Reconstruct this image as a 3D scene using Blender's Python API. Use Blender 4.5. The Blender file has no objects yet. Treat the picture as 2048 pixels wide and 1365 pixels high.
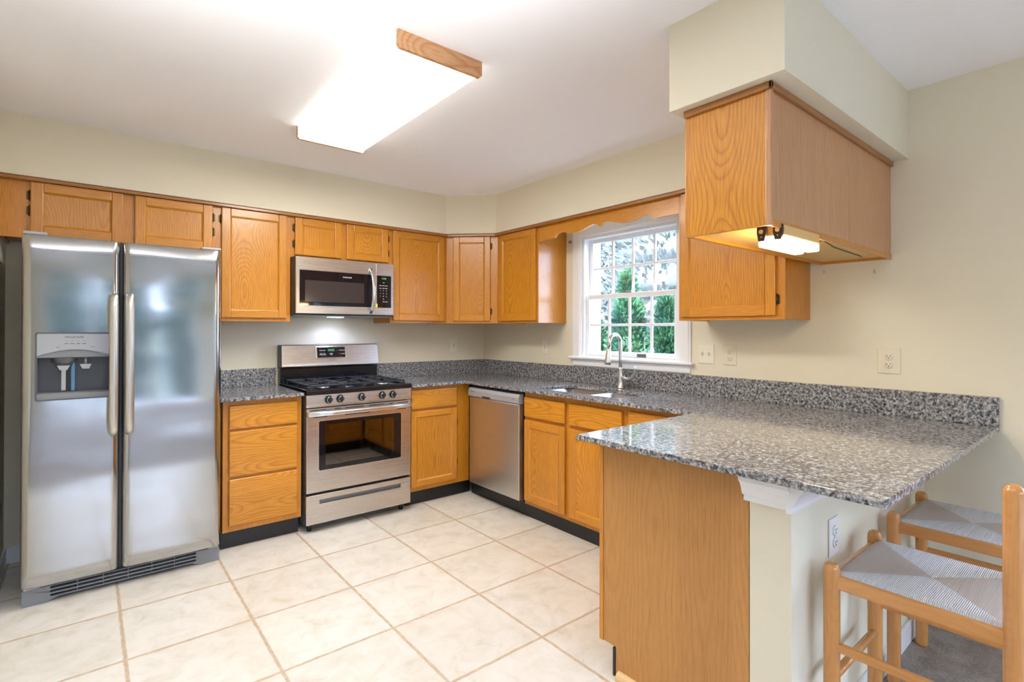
import bpy, bmesh, math, random
from mathutils import Matrix, Vector
random.seed(7)
sc = bpy.context.scene
C = sc.collection
PI = math.pi

# ------------------------------------------------------------------ camera
cam = bpy.data.objects.new('camera', bpy.data.cameras.new('camera')); C.objects.link(cam)
yaw, pitch, roll = -0.68568, 0.00507, 0.00176
fw = Vector((-math.sin(yaw)*math.cos(pitch), math.cos(yaw)*math.cos(pitch), math.sin(pitch)))
r0 = Vector((math.cos(yaw), math.sin(yaw), 0)); u0 = r0.cross(fw)
rt = r0*math.cos(roll)+u0*math.sin(roll); up = -r0*math.sin(roll)+u0*math.cos(roll)
M = Matrix((rt, up, -fw)).transposed().to_4x4(); M.translation = (-2.9566, -4.0467, 1.3145)
cam.matrix_world = M
cam.data.sensor_width = 36; cam.data.lens = 1035.9/2048*36
cam.data.shift_y = (655.8-682.5)/2048; cam.data.clip_start = .02
sc.camera = cam

# ------------------------------------------------------------------ world, sun, daylight, exposure
sc.view_settings.view_transform = 'Standard'; sc.view_settings.look = 'None'
sc.view_settings.exposure = 1.13
sc.cycles.diffuse_bounces = 8; sc.cycles.max_bounces = 14; sc.view_settings.gamma = 1; sc.view_settings.use_curve_mapping = False
w = bpy.data.worlds.new('sky'); sc.world = w; w.use_nodes = True
bg = w.node_tree.nodes['Background']; bg.inputs[0].default_value = (.59, .72, 1, 1); bg.inputs[1].default_value = 10.5
def light(name, kind, loc, target, power, col, size=None, sizey=None):
    l = bpy.data.lights.new(name, kind); o = bpy.data.objects.new(name, l); C.objects.link(o)
    o.location = loc; o.rotation_euler = (Vector(target)-Vector(loc)).to_track_quat('-Z', 'Y').to_euler()
    l.energy = power; l.color = col
    if kind == 'AREA':
        l.shape = 'RECTANGLE'; l.size = size; l.size_y = sizey or size
    return o
s = light('sun', 'SUN', (-6, -3, 9), (2, -1, 0), 5, (1, .95, .86)); s.data.angle = .03
# daylight coming in by the dining-room glass door and the side window
def portal(name, loc, target, sx, sy):
    o = light(name, 'AREA', loc, target, 1, (1, 1, 1), sx, sy); o.data.cycles.is_portal = True
portal('sky_portal_patio_door', (-2.55, -7.1, 1.1), (-2.55, 0, 1.1), 2.7, 2.1)
portal('sky_portal_dining_window', (.2, -5.65, 1.42), (-3, -5.65, 1.42), 2.1, 1.45)
portal('sky_portal_kitchen_window', (.18, -1.715, 1.57), (-3, -1.715, 1.57), .85, .93)

# added fill spot aimed up at the ceiling, in the manner of a bounced flash
fl_ = light('added_ceiling_fill', 'SPOT', (-3.0, -3.55, 1.30), (-2.9, -3.25, 2.44), 95, (.96, .97, 1)); fl_.data.spot_size = math.radians(100); fl_.data.spot_blend = .6; fl_.data.shadow_soft_size = .08

# ------------------------------------------------------------------ materials
def mat(name, col=(.8, .8, .8), rough=.5, metal=0, emit=None, es=1, spec=None, coat=0):
    m = bpy.data.materials.new(name); m.use_nodes = True
    b = m.node_tree.nodes['Principled BSDF']
    b.inputs['Base Color'].default_value = (*col, 1); b.inputs['Roughness'].default_value = rough
    b.inputs['Metallic'].default_value = metal
    if spec is not None: b.inputs['Specular IOR Level'].default_value = spec
    if coat: b.inputs['Coat Weight'].default_value = coat; b.inputs['Coat Roughness'].default_value = .15
    if emit: b.inputs['Emission Color'].default_value = (*emit, 1); b.inputs['Emission Strength'].default_value = es
    return m
class NT:
    def __init__(s, m): s.t = m.node_tree; s.b = s.t.nodes['Principled BSDF']
    def n(s, kind, **k):
        x = s.t.nodes.new(kind)
        for a, v in k.items(): setattr(x, a, v)
        return x
    def l(s, a, b): s.t.links.new(a, b)
    def val(s, node, **k):
        for a, v in k.items(): node.inputs[a.replace('_', ' ')].default_value = v
        return node
    def coords(s, scale=(1, 1, 1), rnd=0, kind='Object'):
        tc = s.n('ShaderNodeTexCoord'); mp = s.n('ShaderNodeMapping'); mp.inputs['Scale'].default_value = scale
        src = tc.outputs[kind]
        if rnd:
            oi = s.n('ShaderNodeObjectInfo'); ml = s.n('ShaderNodeVectorMath', operation='SCALE')
            cb = s.n('ShaderNodeCombineXYZ')
            m2 = s.n('ShaderNodeMath', operation='MULTIPLY'); m2.inputs[1].default_value = 7.31
            m3 = s.n('ShaderNodeMath', operation='FRACT')
            s.l(oi.outputs['Random'], m2.inputs[0]); s.l(m2.outputs[0], m3.inputs[0])
            s.l(oi.outputs['Random'], cb.inputs[0]); s.l(m3.outputs[0], cb.inputs[1]); s.l(m2.outputs[0], cb.inputs[2])
            s.l(cb.outputs[0], ml.inputs[0]); ml.inputs['Scale'].default_value = rnd
            ad = s.n('ShaderNodeVectorMath', operation='ADD'); s.l(src, ad.inputs[0]); s.l(ml.outputs[0], ad.inputs[1]); src = ad.outputs[0]
        s.l(src, mp.inputs['Vector']); return mp.outputs[0]
    def ramp(s, fac, stops, interp='LINEAR'):
        r = s.n('ShaderNodeValToRGB'); r.color_ramp.interpolation = interp
        e = r.color_ramp.elements
        while len(e) < len(stops): e.new(.5)
        for i, (p, c) in enumerate(stops): e[i].position = p; e[i].color = (*c, 1) if len(c) == 3 else c
        s.l(fac, r.inputs[0]); return r.outputs[0]
    def bump(s, h, strength=.2, dist=.001):
        b = s.n('ShaderNodeBump'); b.inputs['Strength'].default_value = strength; b.inputs['Distance'].default_value = dist
        s.l(h, b.inputs['Height']); s.l(b.outputs[0], s.b.inputs['Normal'])

def wood(name, axis, dark, mid, lit, rough=.32, board=.30, space=.012, amp=.10, coat=.25, pore=.6, warp=.010, foff=0.0, gs=1.15):
    """edge-glued plain-sawn boards: rings cut at a slowly changing depth give the cathedral grain"""
    m = mat(name, mid, rough, coat=coat); t = NT(m)
    def mth(op, a, b=None, c=None):
        n = t.n('ShaderNodeMath', operation=op)
        for i, q in enumerate((a, b, c)):
            if q is None: continue
            if isinstance(q, (int, float)): n.inputs[i].default_value = q
            else: t.l(q, n.inputs[i])
        return n.outputs[0]
    sp = t.n('ShaderNodeSeparateXYZ'); t.l(t.coords(), sp.inputs[0]); X, Y, Z = sp.outputs
    oi = t.n('ShaderNodeObjectInfo').outputs['Random']
    if axis == 'z': u, g = mth('ADD', X, Y), Z
    elif axis == 'x': u, g = mth('ADD', Z, Y), X
    else: u, g = mth('ADD', Z, X), Y
    tt = mth('MULTIPLY_ADD', oi, 17.3, mth('DIVIDE', u, board)); idn = mth('FLOOR', tt); f = mth('MULTIPLY_ADD', mth('SUBTRACT', mth('FRACT', tt), .5), board, foff)
    wn = t.n('ShaderNodeTexWhiteNoise', noise_dimensions='2D'); cb = t.n('ShaderNodeCombineXYZ'); t.l(idn, cb.inputs[0]); t.l(oi, cb.inputs[1]); t.l(cb.outputs[0], wn.inputs['Vector'])
    rnd = wn.outputs['Value']
    gv = mth('MULTIPLY_ADD', rnd, 31.0, mth('MULTIPLY', g, gs))
    n1 = t.n('ShaderNodeTexNoise', noise_dimensions='1D'); t.val(n1, Scale=1.0, Detail=1.0); t.l(gv, n1.inputs['W'])
    d = mth('MULTIPLY_ADD', mth('SUBTRACT', n1.outputs['Fac'], .5), amp*4, mth('MULTIPLY_ADD', rnd, .05, .02))
    sc1 = {'x': (3, 22, 22), 'y': (22, 3, 22), 'z': (22, 22, 3)}[axis]
    n2 = t.n('ShaderNodeTexNoise'); t.val(n2, Scale=1.0, Detail=3.0, Roughness=.55); t.l(t.coords(sc1, rnd=2.0), n2.inputs['Vector'])
    r = mth('SQRT', mth('MULTIPLY_ADD', f, f, mth('MULTIPLY', d, d)))
    r = mth('MULTIPLY_ADD', n2.outputs['Fac'], warp, r)
    ring = mth('FRACT', mth('DIVIDE', r, space))
    sc2 = [380, 380, 380]; sc2['xyz'.index(axis)] = 12
    n3 = t.val(t.n('ShaderNodeTexNoise'), Scale=1.0, Detail=2.0); t.l(t.coords(tuple(sc2)), n3.inputs['Vector'])
    c1 = t.ramp(ring, [(0, mid), (.25, lit), (.6, mid), (.88, dark), (1, mid)])
    c2 = t.ramp(n3.outputs['Fac'], [(.38, (.68, .60, .50)), (.52, (1, 1, 1))])
    c3 = t.ramp(rnd, [(0, (.93, .91, .88)), (1, (1.05, 1.05, 1.05))])
    mx = t.n('ShaderNodeMix', data_type='RGBA', blend_type='MULTIPLY'); mx.inputs[0].default_value = pore
    t.l(c1, mx.inputs[6]); t.l(c2, mx.inputs[7])
    my = t.n('ShaderNodeMix', data_type='RGBA', blend_type='MULTIPLY'); my.inputs[0].default_value = 1
    t.l(mx.outputs[2], my.inputs[6]); t.l(c3, my.inputs[7]); t.l(my.outputs[2], t.b.inputs['Base Color'])
    t.bump(n3.outputs['Fac'], .10, .0005)
    return m
OD, OM, OL = (.49, .182, .012), (.61, .256, .018), (.645, .28, .024)
oak_z = wood('honey_oak_vertical_grain', 'z', OD, OM, OL, amp=.085)
oak_x = wood('honey_oak_horizontal_grain', 'x', OD, OM, OL, board=.17, amp=.05)
rail_z = wood('honey_oak_stile', 'z', (.53, .20, .02), OM, OL, board=.2, foff=.16, amp=.03, warp=.016, space=.009)
rail_x = wood('honey_oak_rail', 'x', (.53, .20, .02), OM, OL, board=.2, foff=.16, amp=.03, warp=.016, space=.009)
frame_z = wood('oak_face_frame', 'z', (.52, .20, .016), (.585, .235, .020), (.605, .25, .025), board=.2, foff=.16, amp=.03, warp=.016, space=.009)
lam_z = wood('oak_laminate', 'z', (.475, .22, .058), (.52, .25, .070), (.53, .257, .073), rough=.42, board=.19, space=.016, amp=.04, coat=0, pore=.45)
lam_side = wood('oak_laminate_pink', 'z', (.52, .27, .135), (.57, .31, .155), (.585, .32, .165), rough=.42, board=.22, space=.016, amp=.04, coat=0, pore=.45)
trim_x = wood('oak_trim', 'x', (.30, .11, .025), (.40, .16, .035), (.44, .19, .05), board=.2, foff=.16, amp=.03)
beech = wood('beech_stool_wood', 'z', (.585, .265, .078), (.61, .28, .083), (.62, .287, .087), rough=.24, board=.2, foff=.1, coat=.5, pore=.25)
beech_x = wood('beech_stool_rail_wood', 'y', (.585, .265, .078), (.61, .28, .083), (.62, .287, .087), rough=.26, board=.2, foff=.1, coat=.5, pore=.25)
lightwood = wood('light_fixture_oak', 'x', (.46, .22, .09), (.56, .30, .14), (.60, .34, .165), rough=.5, board=.2, foff=.05, coat=0)
pinewood = mat('quarter_round_wood', (.66, .45, .22), .5)
dark_gap = mat('cabinet_inside_dark', (.12, .05, .012), .7)
vinyl_black = mat('black_vinyl', (.012, .014, .018), .35)
bronze = mat('antique_bronze', (.10, .065, .03), .4, .8)

def paint(name, col, rough=.85):
    m = mat(name, col, rough, spec=.25); t = NT(m)
    nz = t.val(t.n('ShaderNodeTexNoise'), Scale=350.0, Detail=2.0); t.l(t.coords(), nz.inputs['Vector']); t.bump(nz.outputs['Fac'], .08, .0006); return m
wallp = paint('cream_wall_paint', (.755, .70, .555))
ceilp = paint('white_ceiling_paint', (.90, .895, .91))
white_trim = mat('white_trim_paint', (.84, .85, .87), .35)
plate_m = mat('ivory_plastic', (.80, .77, .65), .35)
plate_w = mat('white_plastic', (.80, .80, .78), .35)
plate_b = mat('almond_plastic', (.74, .68, .54), .35)
slot_m = mat('socket_slot', (.10, .08, .04), .6)
patch_m = mat('wall_putty', (.60, .57, .50), .9)

def steel(name, axis='x', col=(.60, .59, .59), rough=.24, warp=0, bmp=.004):
    m = mat(name, col, rough, 1.0); t = NT(m)
    s_ = {'x': (2.5, 1500, 1500), 'z': (1500, 1500, 2.5)}[axis]
    nz = t.val(t.n('ShaderNodeTexNoise'), Scale=1.0, Detail=2.0); t.l(t.coords(s_), nz.inputs['Vector'])
    r = t.n('ShaderNodeMapRange'); t.val(r, To_Min=rough*.9, To_Max=rough*1.12); t.l(nz.outputs['Fac'], r.inputs['Value']); t.l(r.outputs[0], t.b.inputs['Roughness'])
    b1 = t.n('ShaderNodeBump'); b1.inputs['Strength'].default_value = bmp; b1.inputs['Distance'].default_value = .0004; t.l(nz.outputs['Fac'], b1.inputs['Height'])
    last = b1
    if warp:
        n2 = t.val(t.n('ShaderNodeTexNoise'), Scale=1.0, Detail=1.0); t.l(t.coords((1.5, 1, 3.6)), n2.inputs['Vector'])
        b2 = t.n('ShaderNodeBump'); b2.inputs['Strength'].default_value = 1; b2.inputs['Distance'].default_value = warp
        t.l(n2.outputs['Fac'], b2.inputs['Height']); t.l(b1.outputs[0], b2.inputs['Normal']); last = b2
    t.l(last.outputs[0], t.b.inputs['Normal']); return m
st_fridge = steel('brushed_steel_door', 'x', (.47, .47, .475), .14, warp=.013)
st_x = steel('brushed_steel', 'x', (.62, .60, .58), .27)
st_h = steel('steel_handle', 'z', (.66, .64, .61), .34)
chrome = mat('brushed_nickel', (.74, .73, .72), .27, 1)
st_bowl = mat('sink_steel', (.5, .5, .5), .36, 1)
grey_pl = mat('silver_plastic', (.42, .43, .45), .35, .35)
grey_dk = mat('dark_grey_plastic', (.10, .105, .12), .35)
grey_md = mat('grey_plastic', (.22, .23, .25), .35)
blk = mat('black_enamel', (.010, .011, .014), .12)
blk_pl = mat('black_plastic', (.018, .018, .02), .35)
blk_glass = mat('black_glass', (.008, .008, .012), .04)
mesh_glass = mat('microwave_window_mesh', (.045, .038, .038), .12)
iron = mat('cast_iron', (.022, .025, .035), .38)
alu = mat('burner_aluminium', (.55, .55, .55), .35, 1)
led = mat('green_led', (.02, .1, .02), .4, emit=(.02, .9, .12), es=.5)
led_dim = mat('green_lcd', (.04, .16, .06), .4, emit=(.06, .40, .14), es=.04)
ink_w = mat('white_print', (.75, .75, .76), .5)
ink_d = mat('dark_print', (.05, .05, .06), .5)
ink_r = mat('red_print', (.6, .06, .05), .5)
sticker = mat('yellow_sticker', (.75, .80, .03), .5)
dim_bronze = mat('lamp_clip_brown', (.035, .022, .014), .4)
screw_m = mat('steel_screw', (.6, .6, .6), .3, 1)
lamp_acr = mat('lamp_diffuser', (.95, .92, .85), .4, emit=(1, .80, .46), es=24)
fluo = mat('fluorescent_diffuser', (.95, .95, .95), .4, emit=(1, .945, .86), es=13.0)
fluo_side = mat('fluorescent_diffuser_side', (.9, .9, .9), .4, emit=(1, .97, .90), es=1.3)
hoodlamp = mat('hood_lamp_lens', (.9, .9, 1), .4, emit=(.72, .80, 1), es=6)

def granite():
    m = mat('grey_granite', (.3, .3, .3), .10, coat=0); t = NT(m); v = t.coords()
    n1 = t.val(t.n('ShaderNodeTexNoise'), Scale=78.0, Detail=4.0, Roughness=.65); t.l(v, n1.inputs['Vector'])
    n2 = t.val(t.n('ShaderNodeTexNoise'), Scale=190.0, Detail=3.0, Roughness=.6); t.l(v, n2.inputs['Vector'])
    vo = t.val(t.n('ShaderNodeTexVoronoi'), Scale=150.0); t.l(v, vo.inputs['Vector'])
    base = t.ramp(n1.outputs['Fac'], [(.36, (.03, .032, .042)), (.44, (.12, .125, .145)), (.51, (.25, .255, .275)), (.58, (.37, .37, .375)), (.67, (.56, .56, .56))])
    spk = t.ramp(n2.outputs['Fac'], [(.38, (.3, .3, .32)), (.48, (.95, .94, .92)), (.62, (1.25, 1.25, 1.25))])
    mx = t.n('ShaderNodeMix', data_type='RGBA', blend_type='MULTIPLY'); mx.inputs[0].default_value = .8; t.l(base, mx.inputs[6]); t.l(spk, mx.inputs[7])
    sep = t.n('ShaderNodeSeparateColor'); t.l(vo.outputs['Color'], sep.inputs[0])
    br = t.ramp(sep.outputs[0], [(.93, (0, 0, 0)), (.95, (1, 1, 1))])
    my = t.n('ShaderNodeMix', data_type='RGBA'); t.l(br, my.inputs[0]); t.l(mx.outputs[2], my.inputs[6]); my.inputs[7].default_value = (.25, .19, .16, 1)
    t.l(my.outputs[2], t.b.inputs['Base Color']); return m
granite_m = granite()

def tile():
    m = mat('cream_floor_tile', (.7, .66, .58), .28); t = NT(m)
    v = t.coords()
    wn = t.val(t.n('ShaderNodeTexNoise'), Scale=22.0, Detail=3.0); t.l(v, wn.inputs['Vector'])
    sb = t.n('ShaderNodeVectorMath', operation='SUBTRACT'); sb.inputs[1].default_value = (.5, .5, .5); t.l(wn.outputs['Color'], sb.inputs[0])
    sl = t.n('ShaderNodeVectorMath', operation='SCALE'); sl.inputs['Scale'].default_value = .009; t.l(sb.outputs[0], sl.inputs[0])
    ad = t.n('ShaderNodeVectorMath', operation='ADD'); t.l(v, ad.inputs[0]); t.l(sl.outputs[0], ad.inputs[1])
    sep = t.n('ShaderNodeSeparateXYZ'); t.l(ad.outputs[0], sep.inputs[0])
    P = .4637; outs = []
    for i, off in ((0, .9815), (1, 1.0155)):
        a = t.n('ShaderNodeMath', operation='ADD'); a.inputs[1].default_value = off+P*40; t.l(sep.outputs[i], a.inputs[0])
        d = t.n('ShaderNodeMath', operation='DIVIDE'); d.inputs[1].default_value = P; t.l(a.outputs[0], d.inputs[0])
        pp = t.n('ShaderNodeMath', operation='PINGPONG'); pp.inputs[1].default_value = .5; t.l(d.outputs[0], pp.inputs[0])
        outs.append((pp.outputs[0], d.outputs[0]))
    mn = t.n('ShaderNodeMath', operation='MINIMUM'); t.l(outs[0][0], mn.inputs[0]); t.l(outs[1][0], mn.inputs[1])
    g = t.ramp(mn.outputs[0], [(.010, (0, 0, 0)), (.019, (1, 1, 1))])
    n1 = t.val(t.n('ShaderNodeTexNoise'), Scale=9.0, Detail=6.0, Roughness=.65, Distortion=.6); t.l(v, n1.inputs['Vector'])
    c = t.ramp(n1.outputs['Fac'], [(.30, (.62, .575, .49)), (.42, (.70, .67, .60)), (.55, (.755, .73, .675)), (.75, (.79, .77, .725))])
    # per tile tint
    fl = []
    for o in (outs[0][1], outs[1][1]):
        ad5 = t.n('ShaderNodeMath', operation='ADD'); ad5.inputs[1].default_value = 0; t.l(o, ad5.inputs[0])
        f = t.n('ShaderNodeMath', operation='FLOOR'); t.l(ad5.outputs[0], f.inputs[0]); fl.append(f.outputs[0])
    cb = t.n('ShaderNodeCombineXYZ'); t.l(fl[0], cb.inputs[0]); t.l(fl[1], cb.inputs[1])
    wn2 = t.n('ShaderNodeTexWhiteNoise'); t.l(cb.outputs[0], wn2.inputs['Vector'])
    tint = t.ramp(wn2.outputs['Value'], [(0, (.95, .94, .92)), (1, (1.02, 1.02, 1.02))])
    mt = t.n('ShaderNodeMix', data_type='RGBA', blend_type='MULTIPLY'); mt.inputs[0].default_value = 1; t.l(c, mt.inputs[6]); t.l(tint, mt.inputs[7])
    ng = t.val(t.n('ShaderNodeTexNoise'), Scale=30.0, Detail=3.0); t.l(v, ng.inputs['Vector'])
    gc = t.ramp(ng.outputs['Fac'], [(.3, (.47, .36, .25)), (.7, (.60, .48, .36))])
    mx = t.n('ShaderNodeMix', data_type='RGBA'); t.l(g, mx.inputs[0]); t.l(gc, mx.inputs[6]); t.l(mt.outputs[2], mx.inputs[7])
    t.l(mx.outputs[2], t.b.inputs['Base Color'])
    rr = t.n('ShaderNodeMapRange'); t.val(rr, To_Min=.8, To_Max=.36); t.l(g, rr.inputs['Value']); t.l(rr.outputs[0], t.b.inputs['Roughness'])
    hm = t.n('ShaderNodeMath', operation='MULTIPLY_ADD'); hm.inputs[1].default_value = .25; t.l(n1.outputs['Fac'], hm.inputs[0]); t.l(g, hm.inputs[2])
    t.bump(hm.outputs[0], .5, .002); return m
tile_m = tile()
def noise_mat(name, c0, c1, scale, rough=.9, bmp=.5, dist=.004):
    m = mat(name, c0, rough); t = NT(m); v = t.coords()
    n1 = t.val(t.n('ShaderNodeTexNoise'), Scale=float(scale), Detail=5.0); t.l(v, n1.inputs['Vector'])
    n0 = t.val(t.n('ShaderNodeTexNoise'), Scale=scale*.06, Detail=2.0); t.l(v, n0.inputs['Vector'])
    av = t.n('ShaderNodeMath', operation='MULTIPLY_ADD'); av.inputs[1].default_value = .5; t.l(n0.outputs['Fac'], av.inputs[0])
    hf = t.n('ShaderNodeMath', operation='MULTIPLY'); hf.inputs[1].default_value = .5; t.l(n1.outputs['Fac'], hf.inputs[0]); t.l(hf.outputs[0], av.inputs[2])
    t.l(t.ramp(av.outputs[0], [(.35, c0), (.62, c1)]), t.b.inputs['Base Color']); t.bump(n1.outputs['Fac'], bmp, dist); return m
carpet_m = noise_mat('taupe_carpet', (.19, .155, .13), (.40, .345, .30), 160)
lawn_m = noise_mat('lawn_grass', (.035, .055, .025), (.06, .085, .04), 40)
def glassm():
    m = bpy.data.materials.new('window_glass'); m.use_nodes = True; nt = m.node_tree; nt.nodes.clear()
    o = nt.nodes.new('ShaderNodeOutputMaterial'); tr = nt.nodes.new('ShaderNodeBsdfTransparent'); g = nt.nodes.new('ShaderNodeBsdfGlossy')
    g.inputs['Roughness'].default_value = .02; mx = nt.nodes.new('ShaderNodeMixShader'); mx.inputs[0].default_value = .06
    tr.inputs[0].default_value = (.96, .98, .98, 1)
    nt.links.new(tr.outputs[0], mx.inputs[1]); nt.links.new(g.outputs[0], mx.inputs[2]); nt.links.new(mx.outputs[0], o.inputs[0]); return m
glass_m = glassm()
def ovenglass():
    m = bpy.data.materials.new('oven_door_glass'); m.use_nodes = True; nt = m.node_tree; nt.nodes.clear()
    o = nt.nodes.new('ShaderNodeOutputMaterial'); tr = nt.nodes.new('ShaderNodeBsdfTransparent'); g = nt.nodes.new('ShaderNodeBsdfGlossy')
    g.inputs['Roughness'].default_value = .03; mx = nt.nodes.new('ShaderNodeMixShader'); mx.inputs[0].default_value = .16
    tr.inputs[0].default_value = (.42, .36, .33, 1)
    nt.links.new(tr.outputs[0], mx.inputs[1]); nt.links.new(g.outputs[0], mx.inputs[2]); nt.links.new(mx.outputs[0], o.inputs[0]); return m
oven_glass = ovenglass()
def weave(name, ang, c0, c1):
    m = mat(name, c0, .8); t = NT(m)
    sx = (160, 0, 0) if ang == 'x' else (0, 160, 0)
    wv = t.n('ShaderNodeTexWave', wave_type='BANDS', bands_direction='X' if ang == 'x' else 'Y'); t.val(wv, Scale=75.0, Distortion=.5, Detail=2.0, Detail_Scale=4.0)
    t.l(t.coords(), wv.inputs['Vector'])
    wv2 = t.n('ShaderNodeTexWave', wave_type='BANDS', bands_direction='Y' if ang == 'x' else 'X'); t.val(wv2, Scale=110.0, Distortion=1.5, Detail=2.0)
    t.l(t.coords(), wv2.inputs['Vector'])
    a = t.n('ShaderNodeMath', operation='MULTIPLY_ADD'); a.inputs[1].default_value = .35; t.l(wv2.outputs['Fac'], a.inputs[0]); t.l(wv.outputs['Fac'], a.inputs[2])
    t.l(t.ramp(a.outputs[0], [(.1, c1), (.6, c0)]), t.b.inputs['Base Color']); t.bump(a.outputs[0], .7, .003); return m
weave_bright = weave('woven_cord_sheen_bright', 'y', (.80, .78, .775), (.62, .60, .58))  # one cord throughout; its directional sheen is painted in as two tones
weave_dim = weave('woven_cord_sheen_dim', 'x', (.67, .575, .50), (.53, .44, .37))  # same cord, duller sheen put into the colour

# ------------------------------------------------------------------ mesh helpers
class MB:
    def __init__(s): s.bm = bmesh.new(); s.mats = []; s.cur = 0; s.smooth = set()
    def mat(s, m):
        if m not in s.mats: s.mats.append(m)
        s.cur = s.mats.index(m); return s
    def _fin(s, n0, smooth=False, T=None):
        s.bm.faces.ensure_lookup_table()
        fs = [f for f in s.bm.faces if f.index == -1 or f.index >= n0] if False else list(s.bm.faces)[n0:]
        for f in fs: f.material_index = s.cur; f.smooth = smooth
        if T is not None:
            vs = {v for f in fs for v in f.verts}; bmesh.ops.transform(s.bm, matrix=T, verts=list(vs))
    def merge(s, bm2, smooth=False, T=None):
        me = bpy.data.meshes.new('tmp')
        for f in bm2.faces: f.material_index = s.cur; f.smooth = smooth
        if T is not None: bmesh.ops.transform(bm2, matrix=T, verts=bm2.verts)
        bm2.to_mesh(me); bm2.free(); s.bm.from_mesh(me); bpy.data.meshes.remove(me); return s
    def box(s, x0, x1, y0, y1, z0, z1, b=0, seg=2, T=None):
        if x0 > x1: x0, x1 = x1, x0
        if y0 > y1: y0, y1 = y1, y0
        if z0 > z1: z0, z1 = z1, z0
        bm = bmesh.new(); bmesh.ops.create_cube(bm, size=1)
        for v in bm.verts: v.co = ((x0+x1)/2+v.co.x*(x1-x0), (y0+y1)/2+v.co.y*(y1-y0), (z0+z1)/2+v.co.z*(z1-z0))
        if b: bmesh.ops.bevel(bm, geom=list(bm.edges), offset=min(b, .49*min(x1-x0, y1-y0, z1-z0)), segments=seg, affect='EDGES', profile=.5)
        return s.merge(bm, T=T)
    def cyl(s, p0, p1, r0, r1=None, n=24, smooth=True, cap=True):
        p0, p1 = Vector(p0), Vector(p1); r1 = r0 if r1 is None else r1
        bm = bmesh.new(); bmesh.ops.create_cone(bm, cap_ends=cap, segments=n, radius1=r0, radius2=r1, depth=(p1-p0).length)
        q = (p1-p0).to_track_quat('Z', 'Y').to_matrix().to_4x4(); q.translation = (p0+p1)/2
        s.merge(bm, T=q, smooth=False)
        if smooth:
            k = len(s.bm.faces)
            s.bm.faces.ensure_lookup_table()
            for f in list(s.bm.faces)[k-n-(2 if cap else 0):]:
                if len(f.verts) == 4: f.smooth = True
        return s
    def lathe(s, prof, c=(0, 0, 0), n=28, T=None):
        bm = bmesh.new(); rings = []
        for r, z in prof:
            rings.append([bm.verts.new((c[0]+r*math.cos(2*PI*i/n), c[1]+r*math.sin(2*PI*i/n), c[2]+z)) for i in range(n)] if r > 1e-6 else [bm.verts.new((c[0], c[1], c[2]+z))])
        for a, b in zip(rings, rings[1:]):
            for i in range(n):
                j = (i+1) % n
                if len(a) == 1 and len(b) == 1: continue
                if len(a) == 1: bm.faces.new((a[0], b[j], b[i]))
                elif len(b) == 1: bm.faces.new((a[i], a[j], b[0]))
                else: bm.faces.new((a[i], a[j], b[j], b[i]))
        bmesh.ops.recalc_face_normals(bm, faces=bm.faces)
        return s.merge(bm, smooth=True, T=T)
    def tube(s, pts, r, n=12, rad=None, flat=None):
        """swept round (or flat=(w,h)) section along a path"""
        pts = [Vector(p) for p in pts]; bm = bmesh.new(); rings = []; nrm = None
        for i, p in enumerate(pts):
            d = (pts[min(i+1, len(pts)-1)]-pts[max(i-1, 0)]).normalized()
            if nrm is None:
                nrm = d.orthogonal() if abs(d.z) > .9 else Vector((0, 0, 1)).cross(d)
            nrm = (nrm-d*nrm.dot(d)).normalized(); bn = d.cross(nrm)
            rr = rad[i] if rad else r
            if flat: rings.append([bm.verts.new(p+nrm*flat[0]*cx+bn*flat[1]*cy) for cx, cy in ((-.5, -.35), (-.35, -.5), (.35, -.5), (.5, -.35), (.5, .35), (.35, .5), (-.35, .5), (-.5, .35))])
            else: rings.append([bm.verts.new(p+nrm*rr*math.cos(2*PI*k/n)+bn*rr*math.sin(2*PI*k/n)) for k in range(n)])
        m_ = len(rings[0])
        for a, b in zip(rings, rings[1:]):
            for k in range(m_): bm.faces.new((a[k], a[(k+1) % m_], b[(k+1) % m_], b[k]))
        bm.faces.new(rings[0][::-1]); bm.faces.new(rings[-1])
        bmesh.ops.recalc_face_normals(bm, faces=bm.faces)
        return s.merge(bm, smooth=True)
    def prism(s, poly, axis, a0, a1, T=None, smooth=False):
        """extrude a 2D polygon; axis 'x': poly=(y,z), 'y': (x,z), 'z': (x,y)"""
        f3 = {'x': lambda p, a: (a, p[0], p[1]), 'y': lambda p, a: (p[0], a, p[1]), 'z': lambda p, a: (p[0], p[1], a)}[axis]
        bm = bmesh.new(); A = [bm.verts.new(f3(p, a0)) for p in poly]; B = [bm.verts.new(f3(p, a1)) for p in poly]; n = len(poly)
        fa = bm.faces.new(A); fb = bm.faces.new(B[::-1])
        for i in range(n): bm.faces.new((A[i], A[(i+1) % n], B[(i+1) % n], B[i]))
        bmesh.ops.triangulate(bm, faces=[fa, fb]); bmesh.ops.recalc_face_normals(bm, faces=bm.faces)
        return s.merge(bm, T=T, smooth=smooth)
    def plate(s, outer, holes, z0, z1, T=None):
        bm = bmesh.new()
        for loop in [outer]+holes:
            vs = [bm.verts.new((x, y, z0)) for x, y in loop]
            for i in range(len(vs)): bm.edges.new((vs[i], vs[(i+1) % len(vs)]))
        bmesh.ops.triangle_fill(bm, use_beauty=True, use_dissolve=False, edges=list(bm.edges))
        r = bmesh.ops.extrude_face_region(bm, geom=list(bm.faces))
        bmesh.ops.translate(bm, vec=(0, 0, z1-z0), verts=[v for v in r['geom'] if isinstance(v, bmesh.types.BMVert)])
        bmesh.ops.recalc_face_normals(bm, faces=bm.faces); return s.merge(bm, T=T)
    def quad(s, vs):
        f = s.bm.faces.new([s.bm.verts.new(v) for v in vs]); f.material_index = s.cur; return s
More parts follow.
